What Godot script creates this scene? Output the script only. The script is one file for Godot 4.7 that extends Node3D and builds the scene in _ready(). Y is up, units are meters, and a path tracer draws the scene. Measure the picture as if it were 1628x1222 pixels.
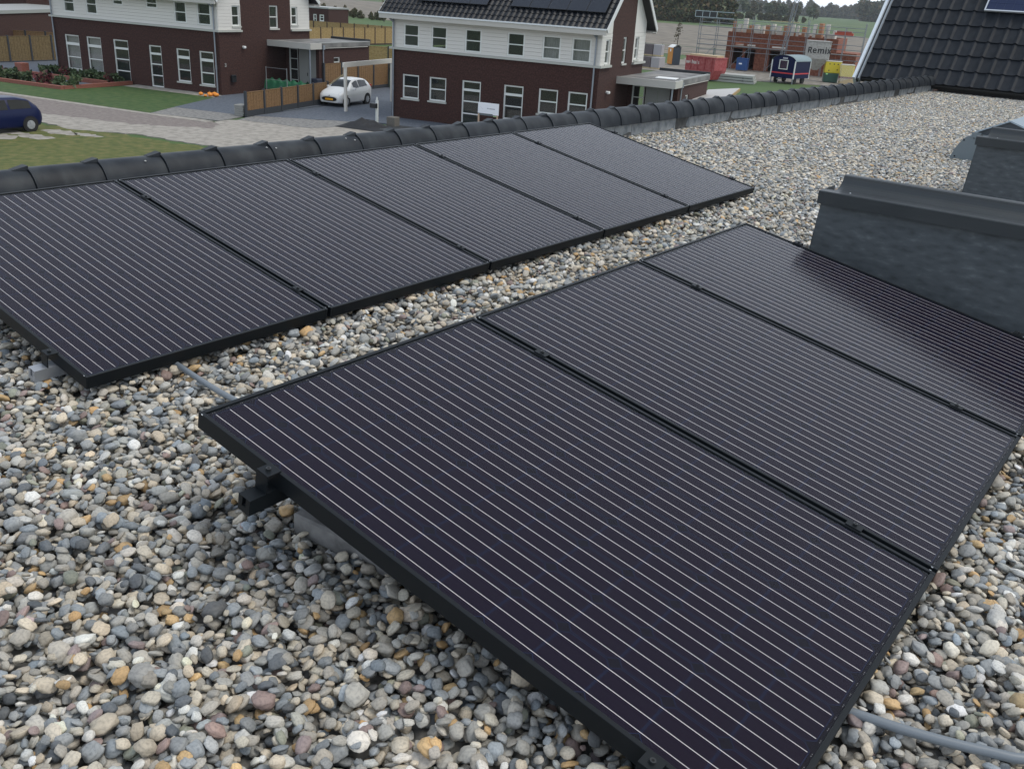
extends Node3D
# A flat gravel roof with two rows of black solar panels, ridge-tiled parapet, houses and a building site beyond.

const TILT := 0.18403          # slope of the panels
const PW := 1.046              # panel width and length
const PL := 1.556
const GAP := 0.017
const GROUND := -5.5           # street level; the gravel of the roof is y = 0
const TURN := 1.34914          # direction of the house fronts
var rng := RandomNumberGenerator.new()
var mats := {}
var tex := {}
var used := {}
var town_o := Vector3(37.0256, GROUND, -35.7213)

# ---------------------------------------------------------------- mesh builder
class MB:
	var v := PackedVector3Array()
	var n := PackedVector3Array()
	var c := PackedColorArray()
	var uv := PackedVector2Array()
	var col := Color.WHITE
	func t3(a: Vector3, b: Vector3, d: Vector3, na: Vector3, nb: Vector3, nd: Vector3):
		v.append(a); v.append(d); v.append(b)
		n.append(na); n.append(nd); n.append(nb)
		for k in 3: c.append(col)
		uv.append(Vector2.ZERO); uv.append(Vector2.ZERO); uv.append(Vector2.ZERO)
	func tri(a: Vector3, b: Vector3, d: Vector3):
		var q := (b - a).cross(d - a)
		if q.length_squared() < 1e-16: return
		q = q.normalized()
		t3(a, b, d, q, q, q)
	func quad(a: Vector3, b: Vector3, d: Vector3, e: Vector3) -> MB:
		tri(a, b, d); tri(a, d, e)
		return self
	func box(o: Vector3, s: Vector3, bs := Basis.IDENTITY) -> MB:
		var p := []
		for k in 8:
			p.append(o + bs * Vector3((s.x if k & 1 else -s.x) / 2, (s.y if k & 2 else -s.y) / 2, (s.z if k & 4 else -s.z) / 2))
		quad(p[4], p[5], p[7], p[6]); quad(p[1], p[0], p[2], p[3]); quad(p[0], p[4], p[6], p[2])
		quad(p[5], p[1], p[3], p[7]); quad(p[6], p[7], p[3], p[2]); quad(p[0], p[1], p[5], p[4])
		return self
	func lohi(lo: Vector3, hi: Vector3) -> MB:
		return box((lo + hi) / 2, hi - lo)
	# a box whose edges are cut by r
	func cbox(lo: Vector3, hi: Vector3, r: float) -> MB:
		var o := (lo + hi) / 2
		var h := (hi - lo) / 2
		var g := h - Vector3(r, r, r)
		var ax := [Vector3.RIGHT, Vector3.UP, Vector3.BACK]
		for a in 3:
			var e1: Vector3 = ax[(a + 1) % 3]
			var e2: Vector3 = ax[(a + 2) % 3]
			for s in [-1.0, 1.0]:
				var f: Vector3 = ax[a] * s * h[a]
				var p1 := e1 * g[(a + 1) % 3]
				var p2: Vector3 = e2 * g[(a + 2) % 3] * s
				quad(o + f - p1 - p2, o + f + p1 - p2, o + f + p1 + p2, o + f - p1 + p2)
		for a in 3:
			var b := (a + 1) % 3
			var d := (a + 2) % 3
			for sb in [-1.0, 1.0]:
				for sd in [-1.0, 1.0]:
					var q1: Vector3 = ax[b] * sb * h[b] + ax[d] * sd * g[d]
					var q2: Vector3 = ax[b] * sb * g[b] + ax[d] * sd * h[d]
					var l: Vector3 = ax[a] * g[a] * sb * sd
					quad(o + q1 - l, o + q1 + l, o + q2 + l, o + q2 - l)
		for sx in [-1.0, 1.0]:
			for sy in [-1.0, 1.0]:
				for sz in [-1.0, 1.0]:
					var a1 := o + Vector3(sx * h.x, sy * g.y, sz * g.z)
					var a2 := o + Vector3(sx * g.x, sy * h.y, sz * g.z)
					var a3 := o + Vector3(sx * g.x, sy * g.y, sz * h.z)
					if sx * sy * sz > 0: tri(a1, a2, a3)
					else: tri(a1, a3, a2)
		return self
	func bar(a: Vector3, b: Vector3, w: float, h := -1.0) -> MB:
		var z := (b - a).normalized()
		var x := Vector3.UP.cross(z)
		if x.length() < 1e-3: x = Vector3.RIGHT
		x = x.normalized()
		return box((a + b) / 2, Vector3(w, w if h < 0 else h, a.distance_to(b)), Basis(x, z.cross(x), z))
	func cyl(a: Vector3, b: Vector3, ra: float, rb := -1.0, seg := 10, caps := true) -> MB:
		if rb < 0: rb = ra
		var z := (b - a).normalized()
		var x := z.cross(Vector3.UP if absf(z.y) < 0.9 else Vector3.RIGHT).normalized()
		var y := z.cross(x)
		for k in seg:
			var t0 := TAU * k / seg
			var t1 := TAU * (k + 1) / seg
			var d0 := x * cos(t0) + y * sin(t0)
			var d1 := x * cos(t1) + y * sin(t1)
			t3(a + d0 * ra, a + d1 * ra, b + d1 * rb, d0, d1, d1)
			t3(a + d0 * ra, b + d1 * rb, b + d0 * rb, d0, d1, d0)
			if caps:
				tri(b, b + d0 * rb, b + d1 * rb); tri(a, a + d1 * ra, a + d0 * ra)
		return self
	func tube(p: PackedVector3Array, r: float, seg := 10) -> MB:
		var rows := []
		var x := Vector3.ZERO
		for k in p.size():
			var z := (p[mini(k + 1, p.size() - 1)] - p[maxi(k - 1, 0)]).normalized()
			if k == 0: x = z.cross(Vector3.UP if absf(z.y) < 0.9 else Vector3.RIGHT).normalized()
			x = (x - z * z.dot(x)).normalized()
			var y := z.cross(x)
			var row := []
			for s in seg: row.append([p[k] + (x * cos(TAU * s / seg) + y * sin(TAU * s / seg)) * r, x * cos(TAU * s / seg) + y * sin(TAU * s / seg)])
			rows.append(row)
		for k in p.size() - 1:
			for s in seg:
				var a = rows[k][s]; var b = rows[k][(s + 1) % seg]; var d = rows[k + 1][(s + 1) % seg]; var e = rows[k + 1][s]
				t3(a[0], b[0], d[0], a[1], b[1], d[1]); t3(a[0], d[0], e[0], a[1], d[1], e[1])
		return self
	# smooth sheet through rows of points; normal = (next column) x (next row)
	func sheet(rows: Array, flip := false) -> MB:
		var h := rows.size()
		var w: int = rows[0].size()
		var nn := []
		for j in h:
			var r := []
			for i in w:
				var du: Vector3 = rows[j][mini(i + 1, w - 1)] - rows[j][maxi(i - 1, 0)]
				var dv: Vector3 = rows[mini(j + 1, h - 1)][i] - rows[maxi(j - 1, 0)][i]
				var q := du.cross(dv).normalized()
				r.append(-q if flip else q)
			nn.append(r)
		for j in h - 1:
			for i in w - 1:
				var a: Vector3 = rows[j][i]; var b: Vector3 = rows[j][i + 1]; var d: Vector3 = rows[j + 1][i + 1]; var e: Vector3 = rows[j + 1][i]
				if flip:
					t3(a, d, b, nn[j][i], nn[j + 1][i + 1], nn[j][i + 1]); t3(a, e, d, nn[j][i], nn[j + 1][i], nn[j + 1][i + 1])
				else:
					t3(a, b, d, nn[j][i], nn[j][i + 1], nn[j + 1][i + 1]); t3(a, d, e, nn[j][i], nn[j + 1][i + 1], nn[j + 1][i])
		return self
	# polygon in the plane (ex, ey) through o, pushed out by d along ex x ey
	func prism(poly: PackedVector2Array, o: Vector3, ex: Vector3, ey: Vector3, d: float) -> MB:
		var ez := ex.cross(ey).normalized()
		var p := poly
		if Geometry2D.is_polygon_clockwise(p): p.reverse()
		var ix := Geometry2D.triangulate_polygon(p)
		for k in range(0, ix.size(), 3):
			var a := p[ix[k]]; var b := p[ix[k + 1]]; var e := p[ix[k + 2]]
			if (b - a).cross(e - a) < 0:
				var s := b; b = e; e = s
			tri(o + ex * a.x + ey * a.y + ez * d, o + ex * b.x + ey * b.y + ez * d, o + ex * e.x + ey * e.y + ez * d)
			tri(o + ex * a.x + ey * a.y, o + ex * e.x + ey * e.y, o + ex * b.x + ey * b.y)
		for k in p.size():
			var a := p[k]; var b := p[(k + 1) % p.size()]
			var a0 := o + ex * a.x + ey * a.y
			var b0 := o + ex * b.x + ey * b.y
			quad(a0, b0, b0 + ez * d, a0 + ez * d)
		return self
	func mesh() -> ArrayMesh:
		var m := ArrayMesh.new()
		var a := []
		a.resize(Mesh.ARRAY_MAX)
		a[Mesh.ARRAY_VERTEX] = v; a[Mesh.ARRAY_NORMAL] = n; a[Mesh.ARRAY_COLOR] = c; a[Mesh.ARRAY_TEX_UV] = uv
		m.add_surface_from_arrays(Mesh.PRIMITIVE_TRIANGLES, a)
		return m

# ---------------------------------------------------------------- materials
func lin(r: float, g: float, b: float) -> Color:
	return Color(r, g, b).linear_to_srgb()

func mat(key: String, r := 0.5, g := 0.5, b := 0.5, rough := 0.8, metal := 0.0) -> StandardMaterial3D:
	if mats.has(key): return mats[key]
	var m := StandardMaterial3D.new()
	m.resource_name = key
	m.albedo_color = lin(r, g, b)
	m.roughness = rough
	m.metallic = metal
	mats[key] = m
	return m

func dull(m: StandardMaterial3D, spec: float) -> StandardMaterial3D:
	m.metallic_specular = spec
	return m

func pane(key: String, r: float, g: float, b: float, a: float, rough: float) -> StandardMaterial3D:
	var m := mat(key, r, g, b, rough)
	m.transparency = BaseMaterial3D.TRANSPARENCY_ALPHA
	m.albedo_color.a = a
	return m

# tones: linear colours from low to high noise
func noise_tex(key: String, size: int, freq: float, oct: int, tones: Array, kind := FastNoiseLite.TYPE_SIMPLEX_SMOOTH, sharp := 1.0) -> ImageTexture:
	if tex.has(key): return tex[key]
	var f := FastNoiseLite.new()
	f.noise_type = kind
	f.seed = hash(key) % 10000
	f.frequency = freq
	f.fractal_octaves = oct
	var src := f.get_seamless_image(size, size)
	var img := Image.create(size, size, true, Image.FORMAT_RGB8)
	for y in size:
		for x in size:
			var t: float = clampf((src.get_pixel(x, y).r - 0.5) * sharp + 0.5, 0.0, 0.9999) * (tones.size() - 1)
			var k := int(t)
			var q: Color = tones[k].lerp(tones[k + 1], t - k)
			img.set_pixel(x, y, q.linear_to_srgb())
	img.generate_mipmaps()
	tex[key] = ImageTexture.create_from_image(img)
	return tex[key]

# material whose colour is noise in the world (size = metres for one repeat)
func noisy(key: String, tones: Array, size: float, freq: float, oct := 4, rough := 0.85, bump := 0.0, px := 256, sharp := 1.5, local := false, kind := FastNoiseLite.TYPE_SIMPLEX_SMOOTH) -> StandardMaterial3D:
	if mats.has(key): return mats[key]
	var m := mat(key, 1, 1, 1, rough)
	m.albedo_texture = noise_tex(key, px, freq, oct, tones, kind, sharp)
	m.uv1_triplanar = true
	m.uv1_world_triplanar = not local
	m.uv1_scale = Vector3.ONE / size
	if bump > 0.0:
		m.heightmap_enabled = true
		m.heightmap_texture = m.albedo_texture
		m.heightmap_scale = bump
	return m

# ---------------------------------------------------------------- things and parts
func numbered(called: String) -> String:
	var k: int = used.get(called, 0)
	used[called] = k + 1
	return called if k == 0 else "%s_%03d" % [called, k]

func tag(o: Node, label: String, category: String, group := ""):
	o.set_meta("label", label)
	o.set_meta("category", category)
	if group: o.set_meta("group", group)
	return o

func thing(called: String, label: String, category: String, at := Vector3.ZERO, turn := 0.0, group := "") -> Node3D:
	var o := Node3D.new()
	o.name = numbered(called)
	add_child(o)
	o.position = at
	o.rotation.y = turn
	tag(o, label, category, group)
	return o

func put(parent: Node, called: String, m: Mesh, material: Material, at := Vector3.ZERO) -> MeshInstance3D:
	var o := MeshInstance3D.new()
	o.name = called
	o.mesh = m
	o.material_override = material
	o.position = at
	parent.add_child(o, true)
	return o

func part(parent: Node, called: String, b: MB, material: Material, at := Vector3.ZERO) -> MeshInstance3D:
	return put(parent, called, b.mesh(), material, at)

func one(called: String, b: MB, material: Material, label: String, category: String, at := Vector3.ZERO, turn := 0.0, group := "") -> MeshInstance3D:
	var o := put(self, numbered(called), b.mesh(), material, at)
	o.rotation.y = turn
	tag(o, label, category, group)
	return o

func struct(called: String, b: MB, material: Material, at := Vector3.ZERO, turn := 0.0) -> MeshInstance3D:
	var o := put(self, numbered(called), b.mesh(), material, at)
	o.rotation.y = turn
	o.set_meta("kind", "structure")
	return o

func town(u: float, w: float, h := 0.0) -> Vector3:   # u along the house fronts, w towards the roof, h above the street
	return town_o + Vector3(cos(TURN), 0, sin(TURN)) * u + Vector3(-sin(TURN), 0, cos(TURN)) * w + Vector3(0, h, 0)

func writing(parent: Node, called: String, words: String, height: float, depth: float, material: Material, at: Vector3, bold := true, turn := Vector3.ZERO):
	var t := TextMesh.new()
	var f := SystemFont.new()
	f.font_names = PackedStringArray(["Droid Sans"])
	f.font_weight = 700 if bold else 400
	t.font = f
	t.text = words
	t.font_size = 32
	t.pixel_size = height / 24.0
	t.depth = depth
	var o := put(parent, called, t, material, at)
	o.rotation = turn
	return o

# ---------------------------------------------------------------- the roof
func camera_and_light():
	var cam := Camera3D.new()
	cam.name = "camera"
	add_child(cam)
	var yaw := 0.9384; var pitch := 0.4021; var roll := 0.06487
	var f := Vector3(cos(pitch) * sin(yaw), -sin(pitch), -cos(pitch) * cos(yaw))
	var r := Vector3(cos(yaw), 0, sin(yaw))
	var u := r.cross(f)
	cam.transform = Transform3D(Basis(r * cos(roll) + u * sin(roll), u * cos(roll) - r * sin(roll), -f), Vector3(-1.18282, 1.33245, 1.81035))
	cam.fov = 45.32
	cam.near = 0.05
	cam.far = 9000.0
	cam.current = true
	var we := WorldEnvironment.new()
	we.name = "environment"
	var e := Environment.new()
	e.background_mode = Environment.BG_SKY
	var sky := Sky.new()
	var sm := ProceduralSkyMaterial.new()
	sm.sky_top_color = lin(0.34, 0.41, 0.53)
	sm.sky_horizon_color = lin(1.08, 1.17, 1.28)
	sm.sky_curve = 0.46
	sm.ground_bottom_color = lin(0.12, 0.12, 0.11)
	sm.ground_horizon_color = lin(0.3, 0.31, 0.32)
	sm.sun_angle_max = 1.0
	sky.sky_material = sm
	e.sky = sky
	e.tonemap_mode = Environment.TONE_MAPPER_LINEAR
	e.tonemap_exposure = 1.28
	e.fog_enabled = true
	e.fog_density = 0.00012
	e.fog_light_color = lin(0.74, 0.8, 0.88)
	e.sdfgi_enabled = true
	e.ssao_enabled = true
	e.ssil_enabled = true
	we.environment = e
	add_child(we)
	var sun := DirectionalLight3D.new()
	sun.name = "sun"
	sun.light_energy = 0.5
	sun.light_color = Color(1.0, 0.985, 0.96)
	sun.light_angular_distance = 34.0
	sun.shadow_enabled = true
	add_child(sun)
	sun.look_at_from_position(Vector3.ZERO, Vector3(-0.3, -1.0, -0.5))

func pebble_mesh(k: int) -> ArrayMesh:
	var s := SphereMesh.new()
	s.radius = 1.0; s.height = 2.0
	s.radial_segments = 14; s.rings = 8
	var a := s.get_mesh_arrays()
	var p: PackedVector3Array = a[Mesh.ARRAY_VERTEX]
	var f := FastNoiseLite.new()
	f.seed = 40 + k
	f.frequency = 0.55
	f.fractal_octaves = 2
	var sq := 0.75 + 0.05 * (k % 4)       # how boxy
	for i in p.size():
		var d := p[i].normalized()
		var e := Vector3(signf(d.x) * pow(absf(d.x), sq), signf(d.y) * pow(absf(d.y), 0.9), signf(d.z) * pow(absf(d.z), sq))
		p[i] = e * (0.95 + 0.3 * f.get_noise_3dv(d * 1.6 + Vector3(k * 7.1, 0, 0)))
	var st := SurfaceTool.new()
	st.begin(Mesh.PRIMITIVE_TRIANGLES)
	st.set_smooth_group(0)
	var ix: PackedInt32Array = a[Mesh.ARRAY_INDEX]
	for i in ix: st.add_vertex(p[i])
	st.generate_normals()
	return st.commit()

func gravel():
	struct("roof_deck", MB.new().lohi(Vector3(-4.0, -0.28, -3.45), Vector3(19.75, -0.028, 6.0)), noisy("deck", [Color(0.05, 0.05, 0.048), Color(0.13, 0.125, 0.115), Color(0.2, 0.19, 0.17)], 0.5, 0.05, 4, 0.95, 0.4))
	var kinds := 8
	var lists := []
	var tints := []
	for k in kinds:
		lists.append([]); tints.append([])
	var tones := [[0.25, Color(0.28, 0.30, 0.31)], [0.28, Color(0.39, 0.375, 0.335)], [0.05, Color(0.13, 0.142, 0.153)], [0.22, Color(0.55, 0.49, 0.39)], [0.11, Color(0.70, 0.67, 0.61)], [0.035, Color(0.50, 0.34, 0.17)], [0.03, Color(0.29, 0.22, 0.205)], [0.025, Color(0.28, 0.29, 0.23)]]
	rng.seed = 11
	var cell := 0.006
	var x0 := -1.5
	var z0 := -3.285
	var w := int(7.6 / cell)
	var d := int(6.4 / cell)
	var hm := PackedFloat32Array()
	hm.resize(w * d)
	var swell := FastNoiseLite.new()
	swell.seed = 9
	swell.frequency = 1.3
	for j in d:
		for i in w: hm[j * w + i] = -0.028 + 0.009 * swell.get_noise_2d(x0 + i * cell, z0 + j * cell)
	var place := func(px: float, pz: float, near: bool):
		var a := clampf(0.0136 * exp(rng.randfn(0.0, 0.28)), 0.0065, 0.03)
		var b := a * rng.randf_range(0.62, 0.95)
		var c := b * rng.randf_range(0.4, 0.74)
		var turn := rng.randf() * TAU
		var y := 0.0
		var tilt := Vector3.UP
		if near:
			var best := 1e9
			var bx := px
			var bz := pz
			var r := (a + b) * 0.5
			var rr := int(ceil(r * 0.85 / cell))
			for tries in 2:
				var tx := px + rng.randf_range(-0.012, 0.012)
				var tz := pz + rng.randf_range(-0.012, 0.012)
				var ci := int((tx - x0) / cell)
				var cj := int((tz - z0) / cell)
				if ci < rr or cj < rr or ci >= w - rr or cj >= d - rr: continue
				var top := -1e9
				for j in range(-rr, rr + 1, 1):
					var row := (cj + j) * w + ci
					for i in range(-rr, rr + 1, 1):
						var q := 1.0 - float(i * i + j * j) * cell * cell / (r * r)
						if q > 0.0: top = maxf(top, hm[row + i] - c * 0.0 + c * sqrt(q) - c * 0.35)
				if top < best:
					best = top; bx = tx; bz = tz
			if best > 1e8: return
			px = bx; pz = bz
			y = best
			var ci2 := int((px - x0) / cell)
			var cj2 := int((pz - z0) / cell)
			var gx := (hm[cj2 * w + ci2 + rr] - hm[cj2 * w + ci2 - rr]) / (2.0 * rr * cell)
			var gz := (hm[(cj2 + rr) * w + ci2] - hm[(cj2 - rr) * w + ci2]) / (2.0 * rr * cell)
			tilt = Vector3(-clampf(gx, -0.6, 0.6), 1.0, -clampf(gz, -0.6, 0.6)).normalized()
			y = minf(y, 0.024)
			for j in range(-rr, rr + 1):
				var row := (cj2 + j) * w + ci2
				for i in range(-rr, rr + 1):
					var q := 1.0 - float(i * i + j * j) * cell * cell / (r * r)
					if q > 0.0: hm[row + i] = maxf(hm[row + i], y + c * sqrt(q))
		else:
			y = rng.randf_range(-0.022, 0.004)
			tilt = Vector3(rng.randfn(0, 0.25), 1.0, rng.randfn(0, 0.25)).normalized()
		var bs := Basis(Quaternion(Vector3.UP, tilt)) * Basis(Vector3.UP, turn) * Basis.from_scale(Vector3(a, c, b))
		var k := rng.randi() % kinds
		lists[k].append(Transform3D(bs, Vector3(px, y, pz)))
		var pick := rng.randf()
		var q: Color = tones[0][1]
		for t in tones:
			pick -= t[0]
			if pick <= 0.0:
				q = t[1]
				break
		var g := exp(rng.randfn(0.0, 0.18))
		var hue := rng.randfn(0.0, 0.035)
		tints[k].append(Color(clampf(q.r * g * (1.0 + hue), 0.03, 0.78), clampf(q.g * g, 0.03, 0.78), clampf(q.b * g * (1.0 - hue), 0.03, 0.78)))
	var hidden := func(x: float, z: float) -> bool:      # well under the panels or the roof boxes
		if x > 0.55 and x < 5.2 and z > -2.3 and z < -1.25: return true
		if x > 0.95 and x < 3.0 and z > 0.15 and z < 1.15: return true
		if x > 3.55 and x < 4.2 and z > 0.3: return true
		return x > 7.0 and x < 7.65 and z > 0.3
	for layer in 2:
		var step := 0.0222 if layer == 0 else 0.0236
		var spots := []
		var z := z0 + 0.01
		while z < 3.05:
			var x := x0 + 0.04
			while x < 6.0:
				if z < 3.0 - 0.181 * x and not hidden.call(x, z):
					spots.append(Vector2(x + rng.randf_range(-0.5, 0.5) * step, z + rng.randf_range(-0.5, 0.5) * step))
				x += step
			z += step
		for k in range(spots.size() - 1, 0, -1):
			var j := rng.randi() % (k + 1)
			var s: Vector2 = spots[k]
			spots[k] = spots[j]
			spots[j] = s
		for s in spots: place.call(s.x, s.y, true)
	var zf := z0 + 0.005
	while zf < 2.4:
		var xf := 6.0
		while xf < 19.6:
			if zf < 3.0 - 0.181 * xf and not hidden.call(xf, zf):
				place.call(xf + rng.randf_range(-0.5, 0.5) * 0.023, zf + rng.randf_range(-0.5, 0.5) * 0.023, false)
			xf += 0.0222
		zf += 0.0222
	var root := Node3D.new()
	root.name = "roof_gravel"
	root.set_meta("kind", "stuff")
	tag(root, "grey, beige and white rounded pebbles covering the flat roof", "gravel")
	add_child(root)
	var m := noisy("pebble", [Color(0.62, 0.62, 0.63), Color(0.95, 0.95, 0.95), Color(1, 0.99, 0.97)], 2.2, 0.02, 5, 0.62, 0.0, 256, 1.4, true)
	m.vertex_color_use_as_albedo = true
	for k in kinds:
		var mm := MultiMesh.new()
		mm.transform_format = MultiMesh.TRANSFORM_3D
		mm.use_colors = true
		mm.mesh = pebble_mesh(k)
		mm.instance_count = lists[k].size()
		for i in lists[k].size():
			mm.set_instance_transform(i, lists[k][i])
			mm.set_instance_color(i, tints[k][i])
		var o := MultiMeshInstance3D.new()
		o.name = "pebbles"
		o.multimesh = mm
		o.material_override = m
		o.set_meta("kind", "stuff")
		root.add_child(o, true)

var cell_mesh: ArrayMesh
func panel_cell() -> ArrayMesh:
	if cell_mesh: return cell_mesh
	var b := MB.new()
	var h := 0.0622
	var k := 0.0155                 # cut corner
	var ring := func(s: float) -> Array:
		var q := h - s
		var e := q - k + s * 0.41
		return [Vector3(e, 0, -q), Vector3(q, 0, -e), Vector3(q, 0, e), Vector3(e, 0, q), Vector3(-e, 0, q), Vector3(-q, 0, e), Vector3(-q, 0, -e), Vector3(-e, 0, -q)]
	var o: Array = ring.call(0.0)
	var i: Array = ring.call(0.0013)
	b.col = Color(0.015, 0.022, 0.06)
	for s in 8:
		var t := (s + 1) % 8
		b.quad(o[t], o[s], i[s], i[t])
	b.col = Color(0.0050, 0.0026, 0.0085)
	for s in range(1, 7): b.tri(i[0], i[s + 1], i[s])
	cell_mesh = b.mesh()
	return cell_mesh

func solar_glass() -> StandardMaterial3D:
	var m := pane("solar_glass", 0.02, 0.02, 0.03, 0.01, 0.16)
	m.metallic_specular = 0.33
	return m

var panel_proto: Node3D
func make_panel(label: String, at: Vector3, group: String):
	var p: Node3D
	if panel_proto:
		p = panel_proto.duplicate()
		p.name = numbered("solar_panel")
		add_child(p)
		p.position = at
		p.set_meta("label", label)
		p.set_meta("group", group)
		return p
	p = thing("solar_panel", label, "solar panel", at, 0.0, group)
	p.rotation.x = TILT
	panel_proto = p
	var black := mat("anodised", 0.008, 0.0105, 0.013, 0.42, 0.0)
	black.metallic_specular = 0.3
	var lip := 0.0115
	for s in 2:
		var x := s * (PW - lip)
		part(p, "frame_bar", MB.new().cbox(Vector3(x, -0.046, 0), Vector3(x + lip, 0, PL), 0.0009), black)
	for s in 2:
		var z := s * (PL - lip)
		part(p, "frame_bar", MB.new().cbox(Vector3(lip + 0.0003, -0.046, z), Vector3(PW - lip - 0.0003, -0.0001, z + lip), 0.0009), black)
	for s in 2:
		for e in 2:
			var x := -0.0002 if s == 0 else PW - 0.0013
			var z := 0.012 if e == 0 else PL - 0.017
			part(p, "corner_key", MB.new().lohi(Vector3(x, -0.0022, z), Vector3(x + 0.0015, 0.0004, z + 0.005)), mat("bare_alu", 0.75, 0.77, 0.8, 0.3, 0.6))
	var backsheet := mat("backsheet", 0.0042, 0.0026, 0.007, 0.7)
	backsheet.metallic_specular = 0.1
	part(p, "backsheet", MB.new().lohi(Vector3(lip, -0.013, lip), Vector3(PW - lip, -0.0085, PL - lip)), backsheet)
	var cm := mat("cell", 1, 1, 1, 0.5)
	cm.metallic_specular = 0.12
	cm.vertex_color_use_as_albedo = true
	var px := (PW - 2 * lip) / 8.0
	var pz := 0.1263
	var zs := (PL - 12 * pz) / 2.0
	for j in 12:
		for i in 8:
			put(p, "solar_cell", panel_cell(), cm, Vector3(lip + (i + 0.5) * px, -0.0072, zs + (j + 0.5) * pz))
	var silver := mat("busbar", 0.62, 0.61, 0.61, 0.4, 0.0)
	var bus := MB.new().lohi(Vector3(-0.00065, -0.0069, zs + 0.004), Vector3(0.00065, -0.0062, PL - zs - 0.004)).mesh()
	for i in 8:
		for k in 3:
			put(p, "busbar", bus, silver, Vector3(lip + (i + 0.5) * px + (k - 1) * 0.0415, 0, 0))
	var dots := MB.new()
	for i in 8:
		for k in 3:
			for e in 2:
				for q in 2:
					dots.lohi(Vector3(lip + (i + 0.5) * px + (k - 1) * 0.0415 - 0.004 + q * 0.006, -0.0071, (zs - 0.006) if e == 0 else (PL - zs + 0.004)), Vector3(lip + (i + 0.5) * px + (k - 1) * 0.0415 - 0.0022 + q * 0.006, -0.0066, (zs - 0.0042) if e == 0 else (PL - zs + 0.0058)))
	part(p, "solder_tab", dots, mat("solder", 0.2, 0.2, 0.21, 0.5)).set_meta("kind", "stuff")
	part(p, "cover_glass", MB.new().quad(Vector3(lip, -0.0035, PL - lip), Vector3(PW - lip, -0.0035, PL - lip), Vector3(PW - lip, -0.0035, lip), Vector3(lip, -0.0035, lip)), solar_glass())
	return p

func make_rail(called_label: String, row: Vector3, s: float, count: int, group: String, stub_mat: Material, foot_y: float):
	var r := thing("mounting_rail", called_label, "mounting rail", row, 0.0, group)
	r.rotation.x = TILT
	var black := mat("anodised")
	var total := count * (PW + GAP) - GAP
	var prof := MB.new().lohi(Vector3(-0.078, -0.089, s - 0.02), Vector3(total + 0.06, -0.072, s + 0.02))
	prof.lohi(Vector3(-0.078, -0.072, s - 0.02), Vector3(total + 0.06, -0.0465, s - 0.006))
	prof.lohi(Vector3(-0.078, -0.072, s + 0.006), Vector3(total + 0.06, -0.0465, s + 0.02))
	prof.lohi(Vector3(-0.0782, -0.0465, s - 0.02), Vector3(total + 0.06, -0.0463, s + 0.02))
	part(r, "rail", prof, stub_mat)
	var bolt := func(at: Vector3, parent: Node):
		var b := MB.new()
		b.cyl(at, at + Vector3(0, 0.006, 0), 0.0065, 0.0062, 10)
		part(parent, "bolt", b, mat("bolt", 0.02, 0.022, 0.024, 0.3, 0.0))
		part(parent, "bolt_socket", MB.new().cyl(at + Vector3(0, 0.006, 0), at + Vector3(0, 0.0064, 0), 0.003, 0.003, 6), mat("socket", 0.003, 0.003, 0.003, 0.9))
	for k in range(1, count):
		var x := k * (PW + GAP) - GAP / 2
		var c := part(r, "mid_clamp", MB.new().cbox(Vector3(x - 0.0155, 0.0003, s - 0.022), Vector3(x + 0.0155, 0.0036, s + 0.022), 0.0007).lohi(Vector3(x - 0.006, -0.047, s - 0.018), Vector3(x + 0.006, 0.0003, s + 0.018)), black)
		bolt.call(Vector3(x, 0.0036, s), c)
	for e in 2:
		var x := -0.002 if e == 0 else total + 0.002
		var q := -1.0 if e == 0 else 1.0
		var b := MB.new()
		b.cbox(Vector3(minf(x - q * 0.009, x + q * 0.031), 0.0003, s - 0.02), Vector3(maxf(x - q * 0.009, x + q * 0.031), 0.0036, s + 0.02), 0.0007)
		b.lohi(Vector3(minf(x + q * 0.028, x + q * 0.031), -0.0463, s - 0.0198), Vector3(maxf(x + q * 0.028, x + q * 0.031), 0.0004, s + 0.0198))
		var c := part(r, "end_clamp", b, black)
		bolt.call(Vector3(x + q * 0.013, 0.0036, s), c)
	var inv := Basis(Vector3.RIGHT, -TILT)
	var k := 0.35
	while k < total:
		var top := Vector3(k, -0.089, s)
		var world := row + Basis(Vector3.RIGHT, TILT) * top
		if world.y > 0.03:
			part(r, "rail_foot", MB.new().bar(top, top + inv * Vector3(0, -(world.y - foot_y), 0), 0.035), black)
		k += 0.78
	return r

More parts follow.
